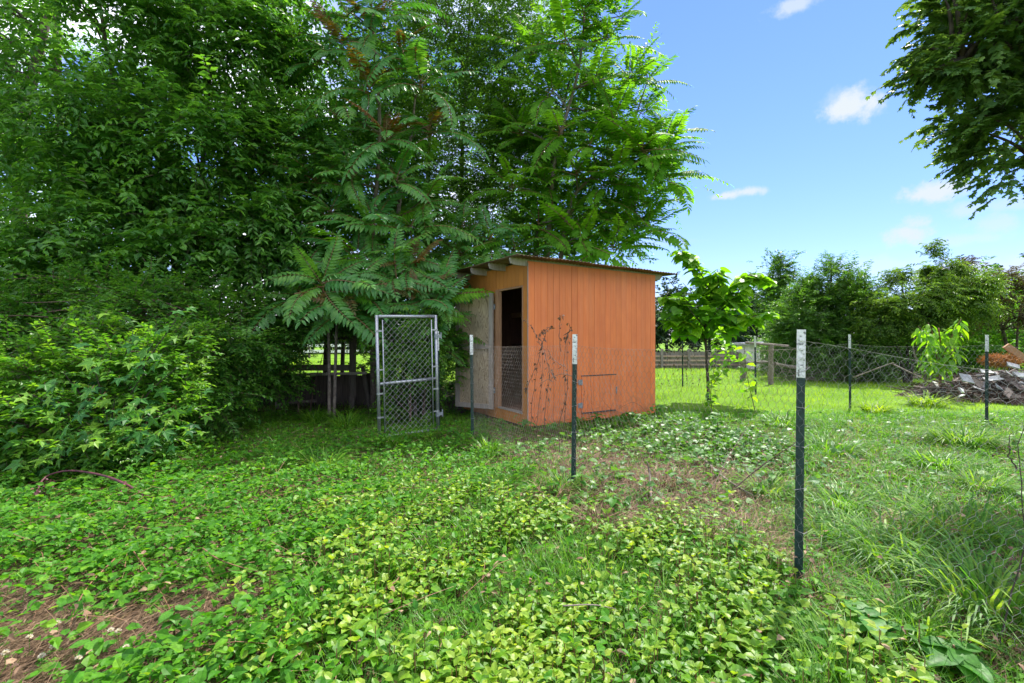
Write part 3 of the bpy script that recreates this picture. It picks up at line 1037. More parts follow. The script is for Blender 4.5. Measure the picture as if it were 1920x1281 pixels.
# ------------------------------------------------------------------ old pen under the trees
def build_pen():
    Y = 10.4
    t = thing("animal_pen", "derelict low wooden pen of rough posts and dark planks under the trees", "pen", (P(600, 700, Y)[0], Y, 0))
    o = np.array([P(600, 700, Y)[0], Y, 0])
    def add(name, A, B, w, th, m, rough=False):
        A, B = np.array(A) - o, np.array(B) - o
        b = NB()
        if rough:
            b.tube(path([A, A * .6 + B * .4 + rng.normal(0, .012, 3), B], 8), [w * 1.1, w, w * .95, w, w * .9][:5] if False else w, 7, rough=.12)
            b.build(name, MAT[m], t)
        else:
            c = (A + B) / 2
            b.bar(A - c, B - c, w, th); b.build(name, MAT[m], t, c)
    add("pen_post", (P(522, 0, Y)[0], Y, 0), (P(521, 0, Y)[0], Y, P(0, 636, Y)[2] - .05), .065, 0, "old_wood", True)
    add("pen_post", (P(660, 0, Y)[0], Y, 0), (P(661, 0, Y)[0], Y, P(0, 632, Y)[2]), .075, 0, "old_wood", True)
    add("pen_post", (P(702, 0, Y)[0], Y + .7, 0), (P(690, 0, Y)[0], Y + .5, 1.0), .05, 0, "old_wood", True)
    add("pen_post", (P(688, 0, Y)[0], Y + .2, 0), (P(672, 0, Y)[0], Y + .3, .9), .045, 0, "old_wood", True)
    add("pen_post", (P(420, 0, Y)[0], Y + .1, 0), (P(420, 0, Y)[0], Y + .1, 1.45), .07, 0, "old_wood", True)
    add("top_beam", P(405, 640, Y) + [0, .02, 0], P(585, 640, Y) + [0, .0, 0], .12, .08, "dark_wood")
    add("top_beam", P(590, 637, Y) + [0, .09, 0], P(712, 631, Y) + [0, .09, 0], .1, .07, "dark_wood")
    add("plank", P(528, 690, Y) + [0, .09, .0], P(655, 690, Y) + [0, .09, .0], .035, .13, "old_wood")
    add("plank", P(400, 696, Y) + [0, .1, .0], P(516, 694, Y) + [0, .1, 0], .035, .13, "dark_wood")
    add("plank", P(528, 703, Y) + [0, -.085, .0], P(690, 699, Y) + [0, -.085, 0], .05, .055, "grey_wood")
    add("plank", P(522, 756, Y) + [0, .1, 0], P(590, 753, Y) + [0, .12, 0], .05, .06, "old_wood")
    for px in np.arange(405, 700, 9.6):
        A = P(px + rng.uniform(-1, 1), 760, Y + .55); A[2] = 0
        B = A.copy(); B[2] = P(0, 706 + rng.uniform(-5, 4), Y)[2]
        b = NB(); b.box((0, 0, (B[2]) / 2), (.119, .022, B[2]), rot=(0, rng.uniform(-.02, .02), 0))
        b.build("back_board", MAT["dark_wood"], t, A - o)


build_pen()


# ------------------------------------------------------------------ trees with many small leaves
def sprays(nb, cent, out_dir, L, nleaf, tpl, size, aspect, droop, mi=0, tint_mid=None, stem_r=.004, stem_mi=1, flat=.6, spread=1.0):
    """twigs with leaves on both sides. cent: twig bases, out_dir: their directions"""
    n = len(cent)
    if n == 0:
        return
    d = unit(out_dir)
    Ls = L * rng.uniform(.6, 1.25, n)
    s = (np.arange(nleaf) + .7) / nleaf
    s = np.clip(s[None] + rng.normal(0, .03, (n, nleaf)), .05, 1.02)
    pos = cent[:, None] + d[:, None] * (s * Ls[:, None])[..., None]
    pos[..., 2] -= droop * (s ** 2) * Ls[:, None]
    tan = np.repeat(d[:, None], nleaf, 1).copy()
    tan[..., 2] -= 2 * droop * s
    tan = unit(tan)
    up = np.zeros_like(tan); up[..., 2] = 1
    up += rng.normal(0, .25, up.shape)
    side = unit(np.cross(tan, up))
    sg = np.where(np.arange(nleaf) % 2 == 0, 1., -1.)[None, :, None]
    ax = tan * .55 + side * sg * .85 * spread + rng.normal(0, .16, tan.shape)
    ax[..., 2] -= droop * .55
    nrm = np.cross(side, tan) * flat + up * (1 - flat) + rng.normal(0, .22, tan.shape)
    nrm[..., 2] = np.abs(nrm[..., 2]) + .2
    base = np.clip(rng.normal(.5, .18, n) if tint_mid is None else tint_mid + rng.normal(0, .12, n), 0, 1)
    tint = np.clip(base[:, None] + rng.normal(0, .16, (n, nleaf)) + .25 * (s - .5), 0, 1)
    sz = size * rng.uniform(.65, 1.2, (n, nleaf)) * (1.05 - .35 * s ** 3)
    nb.leaves(tpl, pos.reshape(-1, 3), ax.reshape(-1, 3), nrm.reshape(-1, 3), sz.ravel(), sz.ravel() * aspect, mi, tint.ravel())
    if stem_r:
        mid = cent + d * (Ls * .55)[:, None]; mid[:, 2] -= droop * .3 * Ls
        end = cent + d * Ls[:, None]; end[:, 2] -= droop * Ls
        nb.prisms(cent, (mid + end) / 2, stem_r, stem_mi, r2=stem_r * .4)


def blob_points(blobs, n, shell=.35, clusters=14, spread=.3):
    """points in lumpy clusters inside ellipsoids given in pixels and metres"""
    wts = np.array([b[3] * b[4] * (b[6] if len(b) > 6 else 1) for b in blobs], float); wts /= wts.sum()
    P_, O_ = [], []
    for b, wt in zip(blobs, wts):
        px, py, Y, rx, ry, rY = b[:6]
        c = P(px, py, Y); rad = np.array([rx / F * Y, rY, ry / F * Y])
        k = max(2, int(clusters * (rx * ry / 10000) ** .6))
        u = unit(rng.normal(size=(k, 3))); rr = (shell + (1 - shell) * rng.random(k)) ** .6
        cc = u * rr[:, None] * .92
        m = max(1, int(n * wt))
        pick = rng.integers(0, k, m)
        loc = cc[pick] + rng.normal(0, spread, (m, 3)) * (.6 + .8 * rng.random(m))[:, None]
        P_.append(c + loc * rad)
        O_.append(unit(loc * np.array([1, 1, .6])) + np.array([0, 0, .15]) + rng.normal(0, .45, (m, 3)))
    return np.concatenate(P_), np.concatenate(O_)


def leaf_tree(name, label, cat, base, stems, blobs, n, L=.55, nleaf=12, size=.085, aspect=.5, tpl=FOLD, leaf="elm_leaf", bark="bark",
              droop=.35, r0=.085, limbs=16, group=None, clusters=14, spread=.3, shell=.35, flat=.6, zmin=.15, extra=None, tint_mid=None):
    t = thing(name, label, cat, (base[0], base[1], 0), group=group)
    o = np.array([base[0], base[1], 0.0])
    pts, dirs = blob_points(blobs, n, shell, clusters, spread)
    keep = (pts[:, 2] > zmin) & ~(in_shed(pts[:, 0], pts[:, 1], .25) & (pts[:, 2] < 3.1))
    pts, dirs = pts[keep], dirs[keep]
    tb = NB()
    curves = []
    for st in stems:
        c = path([np.array(q, float) - o for q in st], 18)
        rr = np.linspace(r0 * (st is stems[0] and 1 or .7), r0 * .22, len(c))
        rr[0] *= 1.25
        tb.tube(c, rr, 8, rough=.08)
        curves.append((c, rr))
    if limbs and len(pts):
        allc = np.concatenate([c[3:] for c, _ in curves]); allr = np.concatenate([r[3:] for _, r in curves])
        for q in pts[rng.integers(0, len(pts), limbs)] - o:
            cost = np.linalg.norm(allc - q, axis=1) + .9 * np.maximum(0, allc[:, 2] - q[2] + .4)
            i = int(np.argmin(cost))
            a = allc[i]
            mid = (a + q) / 2 + np.array([0, 0, .12 * np.linalg.norm(q - a)]) + rng.normal(0, .06, 3)
            tb.tube(path([a, mid, q], 8), np.linspace(min(allr[i] * .6, .05), .008, len(path([a, mid, q], 8))), 5)
    tb.build("trunk", MAT[bark], t, smooth=True)
    cb = NB()
    sprays(cb, pts - o, dirs, L, nleaf, tpl, size, aspect, droop, 0, tint_mid, stem_r=.0035, flat=flat)
    cb.build("crown", [MAT[leaf], MAT[bark]], t)
    if extra:
        extra(t, o)
    return t


def stem(px, Y, *pp):
    """a trunk from the ground at (px, Y) up through pixel points (px, py[, Y])"""
    r = [(P(px, 0, Y)[0], Y, -.1)]
    for q in pp:
        r.append(tuple(P(q[0], q[1], q[2] if len(q) > 2 else Y)))
    return r


def bx(px, Y):
    return (P(px, 0, Y)[0], Y)


WOOD = "trees of the thicket beside the shed"
leaf_tree("elm_tree", "dark green elm in the thicket with two slim trunks behind the palmate shrub", "tree", bx(235, 10.6),
          [stem(265, 10.6, (262, 520), (232, 250), (195, 60), (170, -150)), stem(282, 10.7, (285, 480), (300, 250), (330, 20))],
          [(230, 90, 10.4, 190, 150, 1.6), (140, 260, 9.8, 170, 130, 1.4), (300, 300, 10.0, 150, 140, 1.3), (200, 440, 9.6, 170, 90, 1.2), (90, 520, 9.2, 120, 70, 1.0, 1.0), (330, 500, 9.4, 110, 60, 1.0),
           (230, -120, 10.6, 200, 150, 1.6, .8)],
          2900, spread=.21, L=.75, droop=.5, size=.175, group=WOOD, limbs=34)
leaf_tree("elm_tree", "dark green elm leaning over the derelict pen with drooping leaf sprays", "tree", bx(400, 10.9),
          [stem(360, 10.9, (366, 560), (378, 330), (395, 120), (405, -120)), stem(470, 11.2, (462, 560), (450, 400), (470, 200))],
          [(430, 110, 11.0, 130, 130, 1.4), (480, 60, 11.2, 70, 90, 1.0), (400, 300, 10.2, 150, 110, 1.3), (520, 310, 10.6, 110, 110, 1.1), (450, 440, 9.9, 130, 90, 1.1), (560, 430, 10.8, 80, 80, 1.0), (400, 540, 9.6, 90, 50, .8), (430, -100, 11, 130, 120, 1.4, .7)],
          2700, spread=.21, L=.75, droop=.5, size=.175, group=WOOD, limbs=30)
leaf_tree("elm_tree", "tall tree with thick rough trunk at the edge of the thicket", "tree", bx(38, 13.0),
          [stem(38, 13.0, (36, 420), (50, 200), (90, 20), (110, -200)), stem(110, 14.0, (112, 300), (106, 60), (100, -200))],
          [(20, 120, 12.5, 160, 170, 1.6), (-60, 320, 12, 150, 150, 1.5), (70, 470, 11.6, 120, 90, 1.2), (-120, 60, 12, 160, 200, 1.6), (-60, 520, 10.8, 130, 90, 1.1)],
          2000, spread=.22, L=.75, droop=.45, size=.17, r0=.22, group=WOOD, limbs=20)
leaf_tree("elm_tree", "shadowed tree filling the middle of the thicket behind the fern like fronds", "tree", bx(610, 13.6),
          [stem(610, 13.6, (612, 560), (600, 380), (590, 200)), stem(640, 13.8, (646, 560), (650, 350), (670, 150))],
          [(600, 260, 13.4, 110, 130, 1.4), (680, 180, 13.6, 110, 130, 1.3), (580, 430, 13, 120, 100, 1.3), (700, 380, 13.4, 110, 120, 1.2), (660, 520, 13.0, 120, 55, 1.0), (520, 540, 12.8, 90, 60, 1.0)],
          2400, L=.7, droop=.4, size=.16, group=WOOD, limbs=22)
leaf_tree("fine_leaved_tree", "tall tree of small willowy leaves rising behind the shed roof", "tree", bx(860, 14.8),
          [stem(860, 14.8, (862, 480), (868, 250), (880, 40), (885, -140)), stem(900, 15.0, (905, 480), (930, 250), (950, 60))],
          [(880, 40, 14.6, 110, 130, 1.4), (960, 120, 14.8, 100, 140, 1.3), (800, 130, 14.4, 90, 120, 1.2), (850, 280, 14.2, 120, 120, 1.4), (960, 320, 14.8, 110, 110, 1.4), (860, 420, 13.8, 120, 80, 1.2), (760, 320, 14.2, 90, 120, 1.2), (900, -110, 14.6, 130, 100, 1.4, .7), (940, 30, 14.2, 80, 70, 1.0), (1010, 220, 14.6, 70, 90, 1.1), (770, 470, 13.6, 90, 70, 1)],
          4900, L=.6, nleaf=14, size=.14, aspect=.38, droop=.25, leaf="elm_leaf_fine", group=WOOD, limbs=30)
leaf_tree("fine_leaved_tree", "light green tree with crooked pale trunks above the far end of the shed", "tree", bx(985, 13.4),
          [stem(985, 13.4, (1008, 440), (1032, 330), (1040, 270), (1075, 120)), stem(1000, 13.5, (1030, 420), (1075, 350), (1130, 300))],
          [(1080, 330, 13.2, 110, 80, 1.2), (1130, 420, 13.2, 90, 55, 1.0), (1040, 220, 13.6, 90, 90, 1.1), (1160, 300, 13.3, 60, 70, .9), (1080, 110, 13.6, 70, 90, 1.0), (1020, 420, 13.4, 60, 50, .9), (1150, 480, 13.2, 55, 22, .6), (1180, 210, 13.4, 55, 75, .8), (1215, 320, 13.3, 48, 60, .7), (1060, 400, 13.8, 110, 70, 1.2), (980, 300, 14.0, 70, 110, 1.2)],
          2600, L=.6, nleaf=13, size=.14, aspect=.42, droop=.25, leaf="bright_leaf", bark="bark_pale", group=WOOD, r0=.10, limbs=24)
leaf_tree("elm_tree", "distant tree showing as dark mass through gaps of the thicket", "tree", bx(330, 18.5),
          [stem(330, 18.5, (330, 420), (340, 150))],
          [(200, 420, 18, 220, 130, 2), (420, 430, 18.5, 200, 130, 2), (300, 220, 18.5, 260, 160, 2), (30, 400, 18, 160, 160, 2), (600, 400, 18.5, 150, 170, 2), (560, 180, 18.6, 70, 100, 1.6)],
          2300, L=.8, nleaf=13, size=.20, droop=.3, group=WOOD, limbs=16, r0=.2)
leaf_tree("elm_tree", "second distant tree behind the thicket nearer the shed", "tree", bx(800, 18.5),
          [stem(800, 18.5, (800, 420), (810, 150))],
          [(760, 480, 17.8, 150, 90, 1.6), (900, 430, 18, 130, 130, 1.8), (820, 260, 18.5, 150, 150, 2), (1000, 450, 17.5, 100, 70, 1.4)],
          1800, L=.8, nleaf=13, size=.17, droop=.3, group=WOOD, limbs=12, r0=.2)


# ------------------------------------------------------------------ tree of heaven: every frond is a part
def frond_mesh(seed, mats, npair=12, ls=.15, arch=.45):
    arch *= .55 if mats[0].name.endswith('sunny') else 1
    g = np.random.default_rng(seed)
    b = NB()
    s = np.linspace(0, 1, 10)
    sway = g.uniform(-.16, .16)
    cur = np.stack([sway * np.sin(2 * s), s * (1 - .12 * s), .10 * s - arch * s ** 2.2], 1)
    b.tube(cur, np.linspace(.007, .002, 10), 3, mi=1)
    u = np.linspace(.16, .97, npair)
    pos, ax, nrm, sz = [], [], [], []
    for i, q in enumerate(u):
        p = np.array([np.interp(q, s, cur[:, k]) for k in range(3)])
        tg = unit(np.array([np.interp(min(q + .04, 1), s, cur[:, k]) - np.interp(q - .04, s, cur[:, k]) for k in range(3)]))
        side = unit(np.cross(tg, [0, 0, 1])); up = np.cross(side, tg)
        f = (1 - .55 * abs(q - .45) ** 1.4 * 1.6) * (1.0 if q < .9 else .8)
        for sg in (1, -1):
            if g.random() < .03: continue
            pos.append(p); ax.append(side * sg * .92 + tg * (.32 + .35 * q) - up * g.uniform(.04, .18) + g.normal(0, .03, 3))
            nrm.append(up + g.normal(0, .10, 3)); sz.append(ls * f * g.uniform(.88, 1.1))
    pos.append(cur[-1]); ax.append(tg); nrm.append(up); sz.append(ls * .7)
    b.leaves(LANCE, np.array(pos), np.array(ax), np.array(nrm), np.array(sz), np.array(sz) * .36, 0, g.random(len(pos)))
    return b.mesh("frond", mats)


FR = {k: [frond_mesh(i + off, [MAT[m], MAT["rust_stem"]], n, ls, arch) for i, (n, ls, arch) in enumerate(((14, .205, .30), (15, .195, .52), (12, .215, .20), (14, .20, .40), (13, .21, .62), (11, .22, .34)))]
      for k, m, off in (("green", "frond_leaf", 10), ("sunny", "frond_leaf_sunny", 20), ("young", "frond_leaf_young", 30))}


def ailanthus(label, base, stems, rosettes, kind, group, nf=10, size=.95, r0=.06, young=(), tilt=25):
    t = thing("tree_of_heaven", label, "tree", (base[0], base[1], 0), group=group)
    o = np.array([base[0], base[1], 0.0])
    b = NB()
    cs = []
    for st in stems:
        c = path([np.array(q, float) - o for q in st], 18)
        rr = np.linspace(r0, r0 * .3, len(c)); b.tube(c, rr, 8); cs.append(c)
    allc = np.concatenate([c[4:] for c in cs])
    for k, (px, py, Y) in enumerate(rosettes):
        q = P(px, py, Y) - o
        i = int(np.argmin(np.linalg.norm(allc - q, axis=1) + .8 * np.maximum(0, allc[:, 2] - q[2] + .35)))
        c = path([allc[i], (allc[i] + q) / 2 + np.array([0, 0, .05]), q], 8)
        b.tube(c, np.linspace(.028, .012, len(c)), 5)
        n = nf + int(rng.integers(-2, 3))
        a0 = rng.uniform(0, 6.28)
        for f in range(n):
            az = a0 + f * 2.4 + rng.uniform(-.2, .2)
            el = R(62 - 72 * (f + .5) / n + rng.uniform(-10, 10))
            d0 = np.array([math.cos(az) * math.cos(el), math.sin(az) * math.cos(el), math.sin(el)])
            tl = R(tilt + rng.uniform(-12, 12)); ct, stl = math.cos(tl), math.sin(tl)
            d = np.array([d0[0], d0[1] * ct - d0[2] * stl, d0[1] * stl + d0[2] * ct])
            fn = np.array([0, -stl, ct]) + rng.normal(0, .12, 3)
            s = size * rng.uniform(.6, 1.15) * (.72 if f < 2 else 1)
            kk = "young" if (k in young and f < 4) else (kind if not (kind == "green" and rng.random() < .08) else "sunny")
            if kk == 'young': s *= .8
            pos = q + np.array([0, 0, -.02 * f])
            w = pos + o + d * s * .7
            if in_shed(np.array([w[0]]), np.array([w[1]]), .1)[0] and w[2] < 3.05:
                continue
            inst("frond", FR[kk][int(rng.integers(0, 6))], t, pos, frame_euler(d, fn - d0[2] * .8 * np.array([d0[0], d0[1], 0])), float(s))
    b.build("trunk", MAT["bark_pale"], t, smooth=True)
    return t


HEAVEN = "trees of heaven around the shed"
ailanthus("tall tree of heaven with orange tinged young fronds above the pen", bx(705, 10.6),
          [stem(700, 10.6, (698, 470), (712, 250), (700, 60), (690, -80)), stem(730, 10.7, (745, 420), (770, 260), (780, 170))],
          [(700, 50, 10.4), (650, 20, 10.6), (755, 95, 10.2), (595, 110, 10.6), (690, 160, 10.0), (790, 150, 10.4), (630, 210, 10.2), (725, 250, 9.9), (805, 235, 10.5), (660, 320, 10.0),
           (745, 330, 9.8), (800, 370, 10.2), (700, 420, 9.6), (620, 395, 9.9), (770, 425, 9.7), (640, 80, 10.2), (730, 0, 10.6), (690, -60, 10.6), (560, 60, 10.8), (670, 480, 9.5), (740, 490, 9.3), (590, 330, 10.2)],
          "green", HEAVEN, nf=11, size=1.35, young=(0, 2, 4, 7, 8, 15))
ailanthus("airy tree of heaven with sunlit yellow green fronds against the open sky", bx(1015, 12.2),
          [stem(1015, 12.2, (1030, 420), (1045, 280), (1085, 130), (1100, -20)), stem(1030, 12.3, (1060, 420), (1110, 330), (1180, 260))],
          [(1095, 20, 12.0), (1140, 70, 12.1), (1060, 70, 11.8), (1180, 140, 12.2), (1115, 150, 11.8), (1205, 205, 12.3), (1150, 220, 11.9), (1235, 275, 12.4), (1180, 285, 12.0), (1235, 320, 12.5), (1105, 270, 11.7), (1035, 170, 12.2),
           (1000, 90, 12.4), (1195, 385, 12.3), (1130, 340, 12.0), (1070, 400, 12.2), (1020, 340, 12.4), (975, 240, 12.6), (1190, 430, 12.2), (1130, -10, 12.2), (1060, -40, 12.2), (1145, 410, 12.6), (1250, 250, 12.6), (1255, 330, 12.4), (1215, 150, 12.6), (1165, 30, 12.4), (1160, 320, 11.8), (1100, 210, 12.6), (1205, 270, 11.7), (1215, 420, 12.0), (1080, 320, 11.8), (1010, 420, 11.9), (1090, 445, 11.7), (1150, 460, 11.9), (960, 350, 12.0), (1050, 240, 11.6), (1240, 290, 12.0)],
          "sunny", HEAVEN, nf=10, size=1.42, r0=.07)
ailanthus("low tree of heaven spreading broad dark fronds over the derelict pen", bx(618, 9.0),
          [stem(618, 9.0, (615, 600), (600, 540)), stem(626, 9.0, (632, 600), (640, 560))],
          [(605, 528, 8.5), (665, 530, 8.8), (560, 545, 9.0), (690, 560, 8.9), (640, 560, 8.6)], "green", HEAVEN, nf=11, size=1.15, r0=.035, young=(4,), tilt=40)
ailanthus("young tree of heaven with fronds brushing the open plywood door", bx(795, 9.0),
          [stem(795, 9.0, (796, 620), (790, 545)), stem(780, 9.1, (770, 600), (750, 520))],
          [(790, 555, 8.7), (745, 525, 8.9), (810, 575, 8.7), (720, 560, 8.9), (770, 500, 9.2), (822, 550, 9.0), (822, 630, 9.1)], "green", HEAVEN, nf=12, size=1.05, r0=.035, young=(0, 4), tilt=42)
ailanthus("tree of heaven whose blue green fronds overhang the shed roof", bx(880, 11.7),
          [stem(880, 11.7, (890, 560), (915, 460)), stem(900, 12.0, (930, 520), (985, 475))],
          [(920, 440, 11.0), (860, 470, 10.8), (965, 460, 11.6), (1010, 480, 12.0), (870, 420, 11.4), (845, 520, 10.6), (1070, 480, 12.6), (910, 480, 11)], "green", HEAVEN, nf=12, size=1.1, r0=.04)


# ------------------------------------------------------------------ big tree overhanging from outside the picture
def oak():
    k = .56
    sc = lambda p: (p[0] * k, p[1] * k, 1.5 + (p[2] - 1.5) * k)
    st = [[(14.5, 10.8, -.8), (14.4, 10.7, 3), (14.0, 10.5, 6), (12.5, 10.2, 8.2), (9.6, 9.8, 7.9)],
          [(14.2, 10.6, 4.5), (12.5, 10.2, 5.6), (10.8, 9.9, 5.0)],
          [(14.0, 10.5, 6), (15.2, 10, 8.5), (15.8, 9.6, 11)],
          [(13.2, 10.3, 7.4), (10.6, 10.0, 7.6), (8.6, 9.6, 6.9)]]
    bl = [(1800, 70, 9.8, 95, 85, 1.3), (1745, 130, 9.7, 62, 50, .9), (1880, 50, 9.9, 110, 100, 1.5), (1865, 190, 9.7, 85, 75, 1.2), (1900, 280, 9.7, 75, 65, 1.1), (1876, 355, 9.6, 30, 34, .5), (1695, 150, 9.7, 28, 16, .5), (1722, 40, 9.8, 44, 52, .8), (1840, 255, 9.6, 42, 34, .7),
          (1990, 120, 10, 110, 160, 1.8, .5), (2110, 60, 10.2, 150, 200, 2, .3), (1960, 290, 10, 70, 60, 1.2), (1950, -120, 10, 220, 130, 2.0, .35)]
    bl = [(b[0] + (34 if b[0] < 1760 else 14), b[1] - (26 if b[1] > 240 else 6), b[2] * k, b[3] * .95, b[4], b[5] * k) + tuple(b[6:]) for b in bl]
    leaf_tree("oak_tree", "large oak branch with lobed leaves hanging into the sky above the debris pile", "tree", (14.5 * k, 10.8 * k),
              [[sc(p) for p in q] for q in st], bl, 2000, L=.27, nleaf=11, size=.077, aspect=1.0, tpl=MAPLE, leaf="oak_leaf", bark="bark_dark", droop=.35, r0=.20, limbs=46, clusters=26, spread=.15)


oak()

# ------------------------------------------------------------------ trees and bushes beyond the lawn
FARG = "trees and bushes beyond the lawn"
leaf_tree("cedar_bush", "dense dark conical bush behind the wire with feathery top", "tree", bx(1562, 18.2),
          [stem(1562, 18.2, (1560, 600), (1558, 490))],
          [(1565, 630, 18, 92, 70, 1.7), (1560, 580, 18, 70, 54, 1.4), (1555, 535, 18, 36, 34, .8), (1600, 565, 18, 40, 40, .9), (1500, 590, 18.2, 40, 50, .9), (1556, 508, 18, 16, 20, .35), (1520, 560, 18.1, 30, 26, .7), (1570, 670, 17.8, 90, 35, 1.4)],
          4600, L=.5, nleaf=13, size=.13, aspect=.36, tpl=FOLD, leaf="cedar_leaf", bark="bark_dark", droop=.1, r0=.1, limbs=20, clusters=16, spread=.28, zmin=.05)
leaf_tree("peach_tree", "spreading peach tree with slender leaning dark trunks and drooping leaves", "tree", bx(1700, 16.6),
          [stem(1700, 16.6, (1680, 640), (1655, 590)), stem(1706, 16.6, (1725, 600), (1770, 540)), stem(1702, 16.7, (1700, 600), (1690, 530))],
          [(1705, 575, 16.5, 70, 38, 1.3), (1770, 548, 16.5, 50, 30, 1.0), (1648, 595, 16.4, 36, 26, .8), (1740, 590, 16.3, 70, 30, 1.1), (1738, 496, 16.5, 14, 26, .4), (1694, 512, 16.6, 11, 24, .35), (1775, 502, 16.4, 11, 24, .35), (1820, 560, 16.6, 46, 26, .8)],
          3000, L=.5, nleaf=13, size=.14, aspect=.3, tpl=FOLD, leaf="peach_leaf", bark="bark_dark", droop=.5, r0=.08, limbs=28, clusters=14, spread=.26)
leaf_tree("plum_tree", "thin tree with reddish brown leaf sprays reaching over the debris pile", "tree", bx(1900, 18),
          [stem(1900, 18, (1880, 620), (1850, 560), (1810, 500)), stem(1905, 18, (1910, 600), (1930, 530))],
          [(1805, 500, 17.8, 24, 22, .5), (1860, 540, 17.6, 60, 26, .8), (1880, 585, 17.2, 60, 24, .8), (1830, 525, 17.6, 30, 20, .5), (1910, 560, 17.6, 40, 30, .7)],
          900, L=.55, nleaf=13, size=.13, aspect=.3, tpl=FOLD, leaf="red_leaf", bark="bark_dark", droop=.35, r0=.07, limbs=20, clusters=10, spread=.3)
for (px, py, Y, rx, ry, lab, lf, n) in (
        (1445, 545, 27, 34, 52, "rounded green tree standing far off between the heart leaved tree and the dark bush", "cedar_leaf", 500),
        (1900, 600, 21, 80, 80, "bright green bush behind the debris pile", "bright_leaf", 900),
        (1790, 640, 20, 70, 45, "low light green thicket between peach tree and debris pile", "bright_leaf", 700),
        (1660, 655, 20, 60, 40, "low shaded shrub under the peach tree", "elm_leaf_fine", 500),
        (1490, 640, 21, 50, 50, "grey green shrub growing beside the pale low outbuilding", "cedar_leaf", 450),
        (2000, 585, 24, 80, 85, "tall green tree past the debris pile at the lawn edge", "elm_leaf_fine", 800)):
    base = bx(px, Y)
    leaf_tree("far_bush", lab, "bush", base, [stem(px, Y, (px, py), (px + 4, py - ry * .6))],
              [(px, py, Y, rx, ry, rx / F * Y), (px - rx * .4, py + ry * .35, Y - .3, rx * .7, ry * .65, rx / F * Y * .8), (px + rx * .45, py + ry * .3, Y - .2, rx * .6, ry * .7, rx / F * Y * .8), (px + rx * .1, py - ry * .6, Y, rx * .4, ry * .5, .6)],
              int(n * 2.2), L=.5, nleaf=13, size=.14, aspect=.5, tpl=FOLD, leaf=lf, bark="bark_dark", droop=.25, r0=.08, limbs=10, group=FARG, zmin=.05)
for i, (px, py, rx, ry) in enumerate(((620, 590, 70, 50), (730, 595, 60, 50), (1250, 585, 40, 50), (1330, 590, 55, 48), (1400, 575, 40, 60), (1470, 600, 40, 45), (1200, 590, 50, 60), (1560, 570, 90, 50), (1700, 600, 90, 50), (1850, 580, 90, 60), (1990, 560, 80, 80))):
    Y = 52 + 5 * (i % 3)
    leaf_tree("woodland_tree", "hazy dark woodland tree on the horizon beyond the fields" if i > 1 else ("rounded horizon tree glimpsed through the gap over the pen", "rounded horizon tree glimpsed just above the chain link gate")[i], "tree", bx(px, Y), [stem(px, Y, (px, py))],
              [(px, py, Y, rx, ry, 3), (px - rx * .5, py + ry * .4, Y, rx * .7, ry * .6, 3), (px + rx * .5, py + ry * .4, Y - 1, rx * .7, ry * .6, 3)], 520, L=1.2, nleaf=12, size=.5, aspect=.7, tpl=FOLD, leaf="far_leaf",
              bark="bark_dark", droop=.2, r0=.2, limbs=6, group="woodland trees on the horizon", zmin=.1)


# ------------------------------------------------------------------ heart leaved sapling and the pokeweed like plant: large leaves are parts
HEARTS = []
for i in range(3):
    b = NB()
    V, Fc = HEART
    V = V.copy(); V[:, 2] += rng.normal(0, .02, len(V)) - (.10 * i) * V[:, 1] ** 2
    b.add(V, Fc, 0, .5); b.prisms([[0, -.28, .06]], [[0, .05, 0]], .008, 1)
    HEARTS.append(b.mesh("leaf", [MAT["heart_leaf"], MAT["rust_stem"]]))


def leafy_plant(name, label, cat, base, limbs, leaf_meshes, per_m, smin, smax, droop=.3, r0=.03, bark="bark_dark", maxn=280, lname="leaf", zfrom=.25):
    t = thing(name, label, cat, (base[0], base[1], 0))
    o = np.array([base[0], base[1], 0.0])
    b = NB(); k = 0
    for li, (pts, ra, rb, dens) in enumerate(limbs):
        c = path([np.array(q, float) - o for q in pts], 22)
        b.tube(c, np.linspace(ra, rb, len(c)), 6)
        if not dens: continue
        seg = np.linalg.norm(np.diff(c, axis=0), axis=1).sum()
        n = int(seg * per_m * dens)
        for j in range(n):
            if k >= maxn: break
            q = zfrom + (1 - zfrom) * (j + .5) / n
            p = np.array([np.interp(q * (len(c) - 1), np.arange(len(c)), c[:, i]) for i in range(3)])
            az = j * 2.399 + rng.uniform(-.4, .4)
            d = np.array([math.cos(az), math.sin(az), rng.uniform(-.55, .15) - droop * .5])
            s = rng.uniform(smin, smax) * (1.0 if q < .85 else .8)
            p2 = p + unit(d) * s * .28
            inst(lname, leaf_meshes[int(rng.integers(0, len(leaf_meshes)))], t, p2, frame_euler(d, (rng.normal(0, .25), rng.normal(0, .25), 1)), float(s)); k += 1
    b.build("trunk", MAT[bark], t, smooth=True)
    return t


